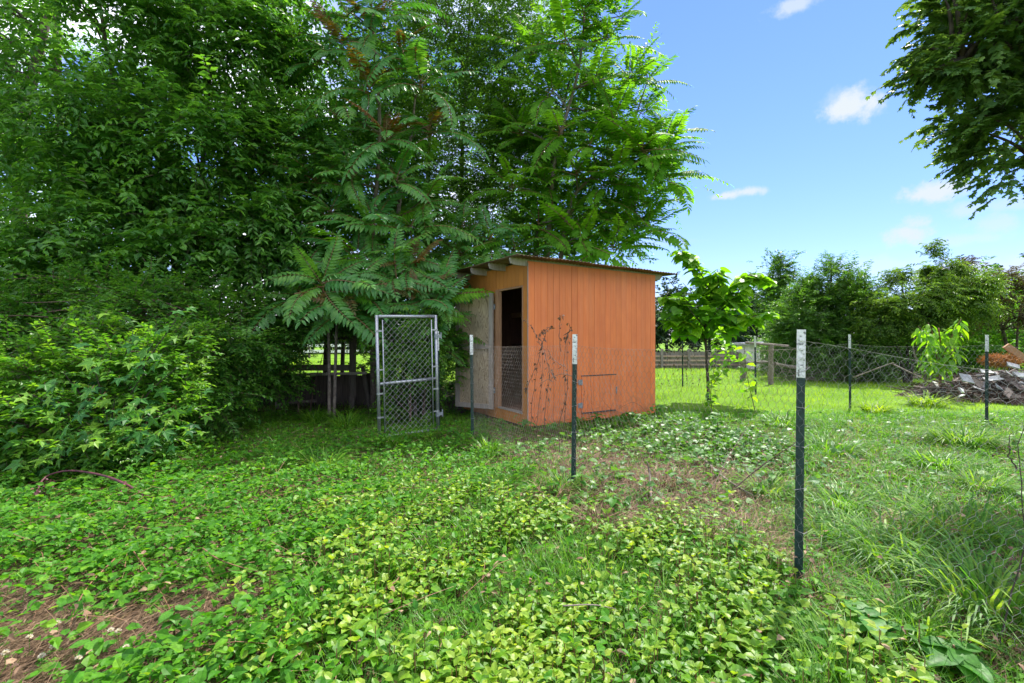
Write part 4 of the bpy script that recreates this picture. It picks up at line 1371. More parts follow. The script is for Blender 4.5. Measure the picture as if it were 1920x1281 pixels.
Y = 11.6
bs = bx(1329, Y)
trk = [(bs[0], Y, -.05), tuple(P(1326, 690, Y)), tuple(P(1322, 620, Y)), tuple(P(1318, 560, Y))]
def br(*pp): return [P(*q) for q in pp]
leafy_plant("sapling_tree", "young tree with large lime green heart shaped leaves beside the shed", "tree", bs,
            [(trk, .04, .02, 0),
             (br((1318, 600, Y), (1325, 540, Y), (1298, 490, Y), (1272, 468, Y)), .018, .005, 1.0),
             (br((1320, 590, Y), (1345, 540, Y - .2), (1345, 505, Y - .2)), .015, .005, 1.2),
             (br((1322, 610, Y), (1375, 560, Y - .3), (1405, 515, Y - .3), (1442, 528, Y - .4)), .018, .005, 1.2),
             (br((1324, 625, Y), (1390, 600, Y - .5), (1445, 585, Y - .6)), .016, .005, 1.2),
             (br((1320, 610, Y), (1280, 570, Y), (1245, 555, Y + .1)), .016, .005, 1.2),
             (br((1322, 630, Y), (1280, 605, Y - .2), (1242, 600, Y - .2)), .014, .005, 1.2),
             (br((1320, 600, Y), (1300, 555, Y + .4), (1280, 530, Y + .6)), .014, .005, 1.2),
             (br((1320, 600, Y), (1350, 570, Y + .5), (1390, 550, Y + .8)), .014, .005, 1.2),
             (br((1322, 615, Y), (1340, 590, Y - .6), (1350, 575, Y - .9)), .014, .005, 1.3),
             (br((1322, 615, Y), (1300, 590, Y - .6), (1290, 575, Y - .9)), .014, .005, 1.3),
             (br((1322, 640, Y), (1345, 625, Y - .4), (1380, 630, Y - .5)), .012, .005, 1.0),
             (br((1320, 600, Y), (1310, 560, Y + .3), (1330, 530, Y + .4)), .012, .005, 1.2), (br((1320, 600, Y), (1270, 545, Y - .3), (1250, 520, Y - .3)), .012, .005, 1.1),
             (br((1322, 640, Y), (1300, 630, Y - .3), (1265, 632, Y - .3)), .012, .005, 1.0)],
            HEARTS, 30, .22, .34, maxn=300)
hp = [o for o in COL.objects if o.name.startswith('sapling_tree')][0]
b = NB(); n = 260
u = unit(rng.normal(size=(n, 3))) * (rng.random(n) ** .4)[:, None] * np.array([1.05, .7, .62])
q = P(1325, 588, Y) - np.array(hp.location) + u
d = unit(u) + rng.normal(0, .5, (n, 3)); d[:, 2] -= .5
b.leaves(HEART, q, d, np.stack([rng.normal(0, .3, n), rng.normal(0, .3, n), np.ones(n)], 1), rng.uniform(.16, .28, n))
o = b.build('leaf_mass', MAT['heart_leaf'], hp); o['kind'] = 'stuff'

LONGL = []
for i in range(2):
    b = NB()
    V, Fc = smooth_leaf(.36, .35 + .25 * i, .2, .02)
    b.add(V, Fc, 0, .5); LONGL.append(b.mesh("leaf", [MAT["heart_leaf"]], smooth=True))
Y = 12.2
bs = bx(1762, Y)
leafy_plant("pokeweed_plant", "bushy plant with long drooping lime green leaves growing against debris pile", "plant", bs,
            [([(bs[0], Y, -.05), P(1764, 660, Y), P(1760, 615, Y)], .035, .015, 1.0),
             (br((1763, 690, Y), (1745, 640, Y - .2), (1722, 612, Y - .2)), .014, .005, 1.2),
             (br((1763, 680, Y), (1785, 630, Y - .2), (1802, 598, Y - .2)), .014, .005, 1.2),
             (br((1763, 680, Y), (1750, 630, Y + .3), (1740, 605, Y + .4)), .014, .005, 1.2),
             (br((1764, 700, Y), (1778, 670, Y - .3), (1795, 650, Y - .4)), .012, .005, 1.2),
             (br((1764, 700, Y), (1748, 680, Y - .3), (1732, 660, Y - .4)), .012, .005, 1.0)],
            LONGL, 22, .22, .34, droop=.7, bark="rust_stem", zfrom=.2)

# green weeds climbing in front of the sapling
Y = 9.6
bs = bx(1335, Y)
leafy_plant("climbing_weed", "slender leafy weed with pale leaves growing up before the young tree", "plant", bs,
            [([(bs[0], Y, 0), P(1333, 730, Y), P(1345, 660, Y), P(1352, 610, Y)], .008, .003, 1.0), (br((1338, 720, Y), (1365, 680, Y), (1372, 640, Y)), .006, .002, 1.0)],
            HEARTS, 26, .10, .17, r0=.01, zfrom=.05)
Y = 9.4
bs = bx(1418, Y)
leafy_plant("broadleaf_sprout", "single upright sprout with few broad leaves near the thin lawn post", "plant", bs,
            [([(bs[0], Y, 0), P(1400, 700, Y), P(1395, 650, Y)], .008, .003, 1.0)], HEARTS, 11, .14, .24, zfrom=.2)


# ------------------------------------------------------------------ shrubs at the edge of the thicket
STARS = []
for i in range(3):
    b = NB(); V, Fc = STAR
    V = V.copy(); V[:, 2] += rng.normal(0, .03, len(V)) - .08 * i * V[:, 1]
    b.add(V, Fc, 0, .5); b.prisms([[0, -.35, .1]], [[0, 0, 0]], .01, 1)
    STARS.append(b.mesh("leaf", [MAT["star_leaf"], MAT["rust_stem"]]))


def star_shrub():
    Y = 5.9
    bs = bx(205, Y)
    t = thing("sweetgum_shrub", "palmate leaved shrub with star shaped leaves at the thicket edge", "shrub", (bs[0], bs[1], 0))
    o = np.array([bs[0], bs[1], 0.0])
    b = NB(); k = 0
    tips = [(330, 600, 5.7), (290, 640, 5.5), (250, 620, 5.8), (180, 700, 5.2), (215, 750, 5.1), (150, 760, 5.2), (280, 780, 5.2), (320, 770, 5.4), (240, 820, 5.0), (170, 820, 5.0), (300, 840, 5.2), (110, 790, 5.2), (340, 820, 5.5), (200, 780, 5.0), (255, 760, 5.1), (140, 850, 5.0), (60, 860, 5.0), (25, 850, 5.1), (120, 700, 5.3), (60, 740, 5.2), (330, 690, 5.6), (20, 790, 5.2), (270, 700, 5.4)]
    for px, py, y in tips:
        q = P(px, py, y - .12) - o
        c = path([(rng.uniform(-.1, .1), rng.uniform(-.1, .1), 0), q * [.5, .5, .65], q], 10)
        b.tube(c, np.linspace(.014, .004, len(c)), 5)
        for j in range(12):
            f = .6 + .45 * rng.random()
            p = q * f + rng.normal(0, .15, 3)
            p[2] = max(p[2], .06)
            d = np.array([rng.normal(0, .7), -abs(rng.normal(.5, .5)), rng.uniform(-.9, .1)])
            inst("leaf", STARS[int(rng.integers(0, 3))], t, p, frame_euler(d, (rng.normal(0, .3), rng.normal(-.5, .3), 1)), float(rng.uniform(.085, .15)))
    b.build("stem", MAT["bark_dark"], t)


star_shrub()


def shrub(name, label, px, Y, blobs, n, leaf, size, aspect=.5, L=.35, droop=.1, tpl=FOLD, bark="dead_stem", nleaf=12, **kw):
    return leaf_tree(name, label, "shrub", bx(px, Y), [stem(px, Y, (px, 720), (px + 8, 660)), stem(px + 20, Y + .2, (px + 30, 720), (px + 50, 650))], blobs, n, L=L, nleaf=nleaf, size=size, aspect=aspect, tpl=tpl, leaf=leaf,
                     bark=bark, droop=droop, r0=.02, zmin=.03, **kw)


shrub("honeysuckle_bush", "sunlit mound of honeysuckle with small pale leaves at the thicket edge", 120, 6.4,
      [(150, 715, 6.2, 140, 75, .8), (40, 755, 6.0, 130, 70, .8), (260, 690, 6.3, 85, 70, .7), (330, 650, 6.6, 40, 45, .4), (190, 800, 5.7, 150, 60, .6), (40, 810, 5.6, 140, 60, .6), (170, 640, 6.5, 60, 36, .5), (-120, 800, 6.0, 150, 110, .8), (300, 720, 6.2, 50, 70, .5)],
      3300, "vine_leaf", .092, .55, L=.36, droop=.12, limbs=40, clusters=22, spread=.2)
shrub("privet_bush", "dense dark privet bush between the honeysuckle mound and the derelict pen", 400, 8.0,
      [(420, 640, 8.2, 110, 60, 1.0), (350, 690, 7.4, 70, 80, .8), (460, 700, 8.6, 70, 60, .7), (380, 760, 7.2, 70, 45, .6), (520, 610, 9.0, 80, 45, .8), (300, 600, 8.0, 90, 70, 1.0), (440, 590, 8.8, 90, 50, .9), (200, 590, 8.4, 140, 60, 1.1), (40, 610, 8.4, 150, 80, 1.1)],
      4600, "privet_leaf", .095, .5, L=.4, droop=.25, limbs=60, clusters=20, spread=.22)
shrub("privet_bush", "small bright bush hanging over the near end of the pen", 560, 9.6,
      [(560, 620, 9.4, 60, 38, .6), (600, 600, 9.8, 50, 30, .5), (500, 650, 9.3, 40, 40, .5), (650, 612, 10.9, 60, 22, .4), (700, 640, 10.9, 26, 40, .4), (600, 600, 11.2, 70, 26, .5)], 1700, "vine_leaf", .06, .5, L=.35, droop=.2, limbs=14, clusters=14, spread=.25)
shrub("vine_tangle", "tangle of green vines and brown stems growing behind the chain link gate", 770, 8.5,
      [(765, 650, 8.5, 50, 50, .4), (790, 620, 8.6, 30, 30, .4), (775, 720, 8.6, 42, 50, .35, .5), (770, 790, 8.4, 40, 25, .3, .5), (850, 680, 9.3, 20, 60, .2)], 1100, "vine_leaf", .08, .5, L=.3, droop=.2, limbs=44, clusters=16, spread=.26)


shrub("thicket_shrub", "dark shrub filling the shade behind the chain link gate", 790, 12.6, [(760, 690, 12.4, 75, 90, 1.0), (850, 660, 12.2, 70, 110, 1.0), (720, 620, 12.6, 60, 40, .8), (800, 590, 12.4, 90, 50, .9)], 1500, "elm_leaf", .11, .5, limbs=24, clusters=18)
shrub("thicket_shrub", "dark shrub filling the shade behind the derelict pen", 470, 12.8, [(440, 660, 12.6, 110, 90, 1.0), (540, 640, 12.8, 40, 70, .8), (330, 640, 12.6, 110, 110, 1.0), (200, 620, 12.6, 120, 120, 1.2), (60, 610, 12.6, 120, 130, 1.2)], 2600, "elm_leaf", .11, .5, limbs=30, clusters=18)


# ------------------------------------------------------------------ dry vines and sticks
def dry_vine(label, strands, leaves=16, m="dead_stem", lsize=.06, name="dead_vine", leafm="dead_leaf", cat="dead vine", group=None):
    o = np.array(strands[0][0]) * [1, 1, 0]
    t = thing(name, label, cat, o, group=group)
    b = NB(); l = NB()
    for s in strands:
        p = np.array(s, float) - o
        c = path(p, 22) + np.cumsum(rng.normal(0, .0035, (len(path(p, 22)), 3)), 0)
        b.tube(c, np.linspace(.0038, .0014, len(c)), 5)
        n = leaves
        i = rng.integers(2, len(c), n)
        q = c[i] + rng.normal(0, .012, (n, 3))
        d = rng.normal(0, .5, (n, 3)); d[:, 2] -= .9
        l.leaves(DIAMOND, q, d, rng.normal(0, 1, (n, 3)), lsize * rng.uniform(.35, 1.1, n), lsize * rng.uniform(.15, .5, n), 0)
    b.build("stem", MAT[m], t)
    if leaves:
        x = l.build("dead_leaf", MAT[leafm], t); x['kind'] = "stuff"
    return t


def at_fence(px, py):
    """a point on the wire line between the two posts nearest the shed"""
    k = (px - 960) / F
    d = B_ - C_
    s = (k * C_[1] - C_[0]) / (d[0] - k * d[1])
    p = C_ + d * s
    return np.array([p[0], p[1], H + (636 - py) / F * p[1]])


fl = at_fence
dry_vine("withered brown vine with crumpled leaves clinging to wire before the shed corner",
         [[fl(995, 815), fl(998, 770), fl(1005, 720), fl(1015, 650)], [fl(1006, 830), fl(1008, 780), fl(1018, 700), fl(1018, 650)], [fl(1021, 810), fl(1024, 750), fl(1030, 700), fl(1018, 650)],
          [fl(1015, 648), fl(1005, 620), fl(990, 597)], [fl(1016, 648), fl(1024, 620), fl(1031, 612)], [fl(1017, 648), fl(1010, 628), fl(1028, 615)], [fl(986, 740), fl(1000, 700), fl(1012, 660)], [fl(1040, 710), fl(1030, 690), fl(1018, 655)]], 14)
dry_vine("second withered vine hanging on the wire beside the white tipped post",
         [[fl(1050, 850), fl(1049, 790), fl(1060, 745), fl(1055, 690), fl(1060, 640), fl(1064, 620)], [fl(1056, 810), fl(1066, 730), fl(1066, 680), fl(1070, 620)], [fl(1052, 660), fl(1047, 615), fl(1050, 590)], [fl(1060, 690), fl(1035, 672), fl(1025, 655)], [fl(1062, 640), fl(1074, 608)]], 13)
Y = 7.9
dry_vine("thin bare weed stems standing before the shed hatch", [[P(1108, 800, Y), P(1112, 770, Y), P(1109, 700, Y)], [P(1090, 790, Y), P(1096, 740, Y), P(1093, 715, Y)], [P(1170, 775, Y), P(1145, 765, Y), P(1125, 745, Y)], [P(1228, 790, Y), P(1190, 755, Y), P(1150, 770, Y)]], 2, lsize=.04)
Y = 15.2
dry_vine("dry vine heaped around the dark post behind the shed", [[P(1285 + dx, 735, Y), P(1280 + dx * 1.4, 690, Y), P(1278 + dx * .4, 650, Y)] for dx in (-34, -24, -14, -6, 4, 12, 22, -44)], 18, lsize=.10)
Y = 2.25
dry_vine("dark twisted vine stalk climbing the wire at the picture edge", [[P(1870, 1230, Y), P(1884, 1130, Y), P(1912, 1010, Y), P(1906, 900, Y), P(1902, 830, Y), P(1918, 780, Y)], [P(1905, 880, Y), P(1886, 850, Y), P(1885, 820, Y)]], 3, lsize=.03, m="bark_dark")


def stick(label, pts, r, m="dead_stem", name="fallen_branch", cat="branch", group=None):
    p = [np.asarray(q, float) for q in pts]
    o = p[0] * [1, 1, 0]
    c = path([q - o for q in p], 16)
    b = NB(); b.tube(c, np.linspace(r, r * .45, len(c)), 6, rough=.1)
    x = b.build(name, MAT[m], None, o, smooth=True)
    return tag(x, label, cat, group)


def gz(px, py, z):
    """ground pixel lifted z metres"""
    q = G(px, py); q[2] = z
    return q


stick("grey fallen branch lying across the dry patch inside the run", [gz(1318, 868, .05), gz(1360, 905, .04), gz(1412, 935, .03)], .017, "bark_pale")
stick("dark bramble cane arching up from the dry patch towards the tall post", [gz(1372, 925, .02), P(1420, 880, 4.7), P(1492, 830, 4.4)], .008, "dead_stem", "bramble_cane", "cane")
stick("dark bramble cane slanting over the dry patch", [gz(1330, 930, .02), P(1370, 850, 5.2), P(1405, 795, 5.6)], .006, "dead_stem", "bramble_cane", "cane")
stick("short pale bleached twig standing in the dry patch", [gz(1222, 955, .0), P(1218, 890, 4.6), P(1213, 866, 4.6)], .011, "bark_pale", "twig", "twig")
stick("pale bent vine arching from the white tipped post to the withered vines", [fl(1075, 706), fl(1050, 702), fl(1010, 720)], .004, "bark_pale", "bent_vine", "vine")
stick("thin brown twig lying in the broad leaved ground cover", [gz(700, 1155, .10), gz(740, 1135, .13), gz(748, 1128, .14)], .006, "rust_stem", "twig", "twig")
stick("straight dry stalk lying over ground leaves in front of the tall post", [gz(1055, 1196, .16), gz(1110, 1198, .17), gz(1155, 1202, .16)], .004, "bark_pale", "dry_stalk", "stalk")
# the purple stalk that has toppled over
pk = thing("pokeweed_stalk", "toppled purple red pokeweed stalk arching over the ground vines", "stalk", G(240, 950))
ob = np.array(pk.location)
b = NB()
c = path([gz(268, 950, .10) - ob, gz(235, 945, .18) - ob, gz(190, 935, .22) - ob, gz(130, 925, .22) - ob, gz(85, 935, .20) - ob, gz(66, 955, .12) - ob], 24); b.tube(c, np.linspace(.013, .007, len(c)), 7); b.build("stem", MAT["red_stem"], pk, smooth=True)
for pp in ([(235, 945, .20), (215, 965, .10), (180, 985, .05)], [(268, 950, .10), (320, 958, .08), (372, 965, .06)], [(268, 950, .10), (250, 968, .06), (225, 990, .03)]):
    b = NB(); c = path([gz(*q) - ob for q in pp], 10); b.tube(c, np.linspace(.011, .005, len(c)), 6); b.build("side_stem", MAT["red_stem"], pk, smooth=True)
for dx in (0, .06, .12):
    q = gz(95 - dx * 200, 938 + dx * 120, .2 - dx * .4) - ob
    b = NB()
    n = 26
    p = q + np.stack([rng.normal(0, .012, n), rng.normal(0, .012, n), -np.linspace(0, .09, n)], 1)
    b.leaves(FOLD, p, rng.normal(0, 1, (n, 3)), rng.normal(0, 1, (n, 3)), .022, .02, 0); x = b.build("flower_spike", MAT["red_stem"], pk); x['kind'] = "stuff"
# canes among the ground vines
for lab, pp in (("long tan runner cane dropping over the straw in front", [(215, 1090, .14), (160, 1140, .10), (133, 1190, .05), (155, 1210, .02)]),
                ("reddish cane lying through the ground vines near the straw", [(245, 1060, .12), (290, 1125, .10), (330, 1180, .05)]),
                ("brown cane arching out of the ground vines above the straw", [(380, 1075, .16), (420, 1110, .18), (520, 1108, .08)])):
    stick(lab, [gz(*q) for q in pp], .0045, "rust_stem", "runner_cane", "cane")


# ------------------------------------------------------------------ ground cover
def gs(n, y0, y1, k=1.6, wide=1.12, pad=.8):
    """ground points, denser near the viewer"""
    u = rng.random(n)
    a = 2 - k
    y = (y0 ** a + u * (y1 ** a - y0 ** a)) ** (1 / a) if abs(a) > 1e-6 else y0 * (y1 / y0) ** u
    x = (rng.random(n) * 2 - 1) * (y * wide + pad)
    ok = ~in_shed(x, y, .0)
    return x[ok], y[ok]


def lump(x, y, f=1.0, ph=0.0):
    return .5 + .25 * np.sin(3.1 * f * x + 1.3 + ph) * np.cos(2.7 * f * y + ph) + .25 * np.sin(5.3 * f * x - 4.1 * f * y + 2 * ph)


def cover_plants():
    b = NB()
    x, y = gs(19000, 1.25, 6.2, 1.3)
    keep = soft(x, y, Z_COVER, .20) & ~((soft(x, y, Z_GAP, .10) | soft(x, y, Z_GAP2, .10)) & (rng.random(len(x)) < .88)) & (rng.random(len(x)) < .06 + .80 * np.clip((lump(x, y, 1.2) - .25) * 1.7, 0, 1))
    x, y = x[keep], y[keep]
    n = len(x)
    h = (.07 + .13 * lump(x, y, 1.1, .7) + rng.uniform(0, .06, n))
    z = hgt(x, y)
    az = rng.uniform(0, 6.28, n)
    big = rng.uniform(.75, 1.15, n) * (.85 + .3 * lump(x, y, .8, 2))
    plant = np.clip(rng.normal(.45, .15, n) + .25 * (lump(x, y, .9, 1) - .5), 0, 1)
    for tier, (fh, ls, el0) in enumerate(((.50, .060, .05), (.80, .066, .15), (1.0, .044, .55))):
        for sd_ in (0, 1):
            a = az + tier * 1.57 + sd_ * 3.14 + rng.normal(0, .25, n)
            el = el0 + rng.normal(0, .25, n) - .1
            d = np.stack([np.cos(a) * np.cos(el), np.sin(a) * np.cos(el), np.sin(el)], 1)
            p = np.stack([x, y, z + h * fh], 1) + d * .012
            nr = np.stack([-np.cos(a) * .3 + rng.normal(0, .2, n), -np.sin(a) * .3 + rng.normal(0, .2, n), np.ones(n)], 1)
            s = ls * big * rng.uniform(.8, 1.2, n)
            b.leaves(OVATE, p, d, nr, s, s * .72, 0, np.clip(plant + rng.normal(0, .1, n) + (.28 if tier == 2 else (-.12 if tier == 0 else 0)) + rng.normal(0, .10, n), 0, 1))
    A = np.stack([x, y, z], 1); B = np.stack([x, y, z + h], 1)
    b.prisms(A, B, .0022, 1)
    o = b.build("broadleaf_cover", [MAT["cover_leaf"], MAT["rust_stem"]])
    tag(o, "light green broad leaved weeds covering the ground nearest the camera", "ground cover", kind="stuff")


def vine_cover():
    b = NB()
    x, y = gs(110000, 1.3, 9.0, 1.1)
    st = soft(x, y, Z_STRAW, .10)
    path_ = soft(x, y, [(430, 860), (560, 820), (860, 815), (960, 850), (1060, 960), (960, 990), (700, 950)], .2) & (rng.random(len(x)) < .5)
    keep = (soft(x, y, Z_VINE, .25) | path_ | (soft(x, y, Z_COVER, .2) & (rng.random(len(x)) < .12))) & ~(st & (rng.random(len(x)) < .90)) & (rng.random(len(x)) < .5 + .7 * lump(x, y, 1.4, .4))
    x, y = x[keep], y[keep]
    n = len(x)
    z = hgt(x, y) + .02 + (.05 + .17 * lump(x, y, 1.3, 1.9)) * rng.random(n) ** .7
    a = rng.uniform(0, 6.28, n); el = rng.normal(0.05, .35, n)
    d = np.stack([np.cos(a) * np.cos(el), np.sin(a) * np.cos(el), np.sin(el)], 1)
    nr = np.stack([rng.normal(0, .4, n), rng.normal(-.15, .4, n), np.ones(n)], 1)
    s = .056 * rng.uniform(.55, 1.3, n)
    b.leaves(OVATE, np.stack([x, y, z], 1), d, nr, s, s * .66, 0, np.clip(rng.normal(.45, .22, n), 0, 1))
    # wiry runners between the leaves
    m = 900
    i = rng.integers(0, n, m)
    p0 = np.stack([x[i], y[i], hgt(x[i], y[i]) + .03 + .10 * rng.random(m)], 1)
    aa = rng.uniform(0, 6.28, m); Lr = rng.uniform(.10, .32, m)
    p1 = p0 + np.stack([np.cos(aa) * Lr, np.sin(aa) * Lr, rng.normal(.01, .04, m)], 1)
    p2 = p1 + np.stack([np.cos(aa + .4) * Lr * .8, np.sin(aa + .4) * Lr * .8, -.03 - .05 * rng.random(m)], 1)
    b.prisms(p0, p1, .0018, 1); b.prisms(p1, p2, .0018, 1, r2=.001)
    o = b.build("vine_cover", [MAT["ground_vine_leaf"], MAT["rust_stem"]])
    tag(o, "oval leaved honeysuckle vines carpeting the ground beside the thicket", "ground cover", kind="stuff")


def ivy_cover():
    b = NB()
    x, y = gs(30000, 4.2, 11, 1.0)
    keep = (soft(x, y, Z_IVY, .22) | (soft(x, y, Z_DRY, .2) & (rng.random(len(x)) < .13)) | ((rng.random(len(x)) < .10) & (x > 0) & (y < 9)))
    x, y = x[keep], y[keep]
    n = len(x)
    z = hgt(x, y) + .02 + .2 * lump(x, y, 1.5, 3) * rng.random(n)
    a = rng.uniform(0, 6.28, n); el = rng.normal(-.1, .3, n)
    d = np.stack([np.cos(a) * np.cos(el), np.sin(a) * np.cos(el), np.sin(el)], 1)
    nr = np.stack([rng.normal(0, .35, n), rng.normal(.1, .35, n), np.ones(n)], 1)
    s = .095 * rng.uniform(.6, 1.25, n)
    b.leaves(OVATE, np.stack([x, y, z], 1), d, nr, s, s * .85, 0)
    o = b.build("ivy_cover", MAT["ivy_leaf"])
    tag(o, "glossy trailing vine patch in front of the shed wall", "ground cover", kind="stuff")


def small_weeds():
    """clover and seedlings between everything else"""
    b = NB()
    x, y = gs(48000, 1.3, 10, 1.0)
    st = soft(x, y, Z_STRAW, .1)
    keep = ~(st & (rng.random(len(x)) < .8)) & (rng.random(len(x)) < .35 + .5 * lump(x, y, 2.1, .2))
    keep &= ~(soft(x, y, Z_DRY, .15) & (rng.random(len(x)) < .5))
    x, y = x[keep], y[keep]
    n = len(x)
    z = hgt(x, y) + .012 + .05 * rng.random(n)
    a = rng.uniform(0, 6.28, n)
    tint = np.clip(rng.normal(.5, .2, n), 0, 1)
    for k in range(3):
        aa = a + k * 2.09
        d = np.stack([np.cos(aa), np.sin(aa), rng.normal(.1, .2, n)], 1)
        nr = np.stack([rng.normal(0, .3, n), rng.normal(0, .3, n), np.ones(n)], 1)
        s = .026 * rng.uniform(.7, 1.6, n) * (.8 + .09 * y)
        b.leaves(FOLD, np.stack([x, y, z], 1), d, nr, s, s * .8, 0, tint)
    o = b.build("clover_cover", MAT["ground_vine_leaf"])
    tag(o, "small clover and seedlings growing low over the whole ground", "ground cover", kind="stuff")


def blades(nb, x, y, h, w, lean=.5, tpl=BLADE, tint=None, mi=0):
    n = len(x)
    a = rng.uniform(0, 6.28, n)
    ln = lean * rng.random(n)
    ax = np.stack([np.cos(a) * ln, np.sin(a) * ln, np.ones(n)], 1)
    nr = np.stack([np.cos(a), np.sin(a), -.15 * np.ones(n)], 1) + rng.normal(0, .2, (n, 3))
    nb.leaves(tpl, np.stack([x, y, hgt(x, y) - .005], 1), ax, nr, h, w, mi, tint)


def grass():
    b = NB()
    # short grass in and between the weeds
    x, y = gs(200000, 1.2, 9.5, 1.15, 1.4, 1.2)
    cov = soft(x, y, Z_COVER, .1) & ~soft(x, y, Z_GAP, .12) & ~soft(x, y, Z_GAP2, .1)
    vin = soft(x, y, Z_VINE, .12); dry = soft(x, y, Z_DRY, .15); st = soft(x, y, Z_STRAW, .1); iv = soft(x, y, Z_IVY, .15)
    p = np.where(cov, .55, np.where(st, .04, np.where(vin, .10, np.where(iv, .12, np.where(dry, .20, .85)))))
    p = p * (.5 + .7 * lump(x, y, 1.7, 5))
    k = rng.random(len(x)) < p
    x, y = x[k], y[k]
    n = len(x)
    tall = .06 + .09 * lump(x, y, 1.2, 4) + .03 * (x > .55 * y)
    tall = tall * np.where(inpoly(x, y, [tuple(G(*q_)[:2]) for q_ in Z_COVER]), 1.7, 1.0)
    blades(b, x, y, tall * rng.uniform(.5, 1.4, n), rng.uniform(.003, .0062, n) * (1 + .06 * y), .8, BLADE, np.clip(rng.normal(.45, .25, n), 0, 1))
    o = b.build("grass", MAT["grass_blade"])
    tag(o, "short green grass growing between the weeds", "grass", kind="stuff")
    # the mown lawn past the wire
    b = NB()
    x, y = gs(150000, 6.0, 34, .9, 1.35)
    k = ((x > .24 * y + .2 * rng.normal(0, 1, len(x))) & ((y > 7.5 + rng.normal(0, .6, len(x))) | (x > 4.5))) | (y > 15)
    k &= ~soft(x, y, Z_IVY, .1)
    x, y = x[k], y[k]
    n = len(x)
    blades(b, x, y, rng.uniform(.04, .13, n) * (.45 + 1.1 * lump(x, y, .9, 2)), rng.uniform(.006, .011, n) * (.55 + .08 * y), .7, SPIKE, np.clip(rng.normal(.45, .2, n) + .55 * (lump(x, y, .55, 1) - .5) + .35 * (lump(x, y, 1.9, 3) - .5), 0, 1))
    o = b.build("lawn_grass", MAT["lawn_blade"])
    tag(o, "sunny yellow green lawn grass beyond the wire", "lawn", kind="stuff")
    # dark grass under the trees
    b = NB()
    x, y = gs(40000, 6.5, 14, .8, 1.1)
    k = (x < -.05 * y) & (rng.random(len(x)) < .7)
    x, y = x[k], y[k]
    n = len(x)
    blades(b, x, y, rng.uniform(.06, .22, n) * (.6 + .7 * lump(x, y, 1.3, 1)), rng.uniform(.004, .009, n), .8, BLADE)
    o = b.build("shade_grass", MAT["grass_blade"])
    tag(o, "lush grass growing in the shade under the thicket", "grass", kind="stuff")


def litter():
    b = NB()
    x, y = gs(150000, 1.3, 9.0, 1.3)
    st = soft(x, y, Z_STRAW, .12); dry = soft(x, y, Z_DRY, .2)
    k = rng.random(len(x)) < np.where(st, 1.0, np.where(dry, .75, np.where((x > .55 * y) & (lump(x, y, 1.0, 2.2) > .55), .6, .14)))
    x, y = x[k], y[k]
    n = len(x)
    a = rng.normal(.5, .8, n)
    d = np.stack([np.cos(a), np.sin(a), rng.normal(0.04, .12, n)], 1)
    nr = np.stack([rng.normal(0, .3, n), rng.normal(0, .3, n), np.ones(n)], 1)
    z = hgt(x, y) + .005 + .035 * rng.random(n) ** 2
    b.leaves(SPIKE, np.stack([x, y, z], 1), d, nr, rng.uniform(.06, .22, n), rng.uniform(.002, .0045, n) * (1 + .1 * y), 0)
    # upright dry stems in the run
    x, y = gs(26000, 3, 8.5, 1.0)
    k = soft(x, y, Z_DRY, .25) & (rng.random(len(x)) < .25 + .6 * lump(x, y, 2.0, 1))
    x, y = x[k], y[k]; n = len(x)
    blades(b, x, y, rng.uniform(.05, .26, n), rng.uniform(.002, .005, n), .9, BLADE, np.clip(rng.normal(.35, .25, n), 0, 1))
    x, y = gs(1500, 1.3, 7.5, 1.2)
    n = len(x); a = rng.uniform(0, 6.28, n)
    d = np.stack([np.cos(a), np.sin(a), rng.normal(0, .2, n)], 1)
    nr = np.stack([rng.normal(0, .4, n), rng.normal(0, .4, n), np.ones(n)], 1)
    b.leaves(OVATE, np.stack([x, y, hgt(x, y) + rng.uniform(.02, .16, n)], 1), d, nr, rng.uniform(.03, .06, n), rng.uniform(.015, .035, n), 0)
    o = b.build("straw_litter", MAT["straw"])
    tag(o, "brown dead grass and straw lying on bare ground", "straw", kind="stuff")


cover_plants(); vine_cover(); ivy_cover(); small_weeds(); grass(); litter()


# ------------------------------------------------------------------ single grass tussocks and plants one can point to
def tussock(label, px, py, r, h, n, m="tall_blade", w=.007, group="grass tussocks"):
    c = G(px, py)
    b = NB()
    n = int(n * .6); w *= 1.3; h *= .82
    a = rng.uniform(0, 6.28, n); rr = r * .35 * np.sqrt(rng.random(n))
    x, y = np.cos(a) * rr, np.sin(a) * rr
    a2 = a + rng.normal(0, .5, n); ln = rng.uniform(.05, .9, n)
    ax = np.stack([np.cos(a2) * ln, np.sin(a2) * ln, np.ones(n)], 1)
    nr = np.stack([np.cos(a2), np.sin(a2), -.1 * np.ones(n)], 1) + rng.normal(0, .12, (n, 3))
    b.leaves(ARCH, np.stack([x, y, np.zeros(n)], 1), ax, nr, h * rng.uniform(.45, 1.2, n), w * rng.uniform(.6, 1.4, n), 0)
    o = b.build("grass_tussock", MAT[m], None, (c[0], c[1], float(hgt(c[0], c[1]))))
    tag(o, label, "grass", group)


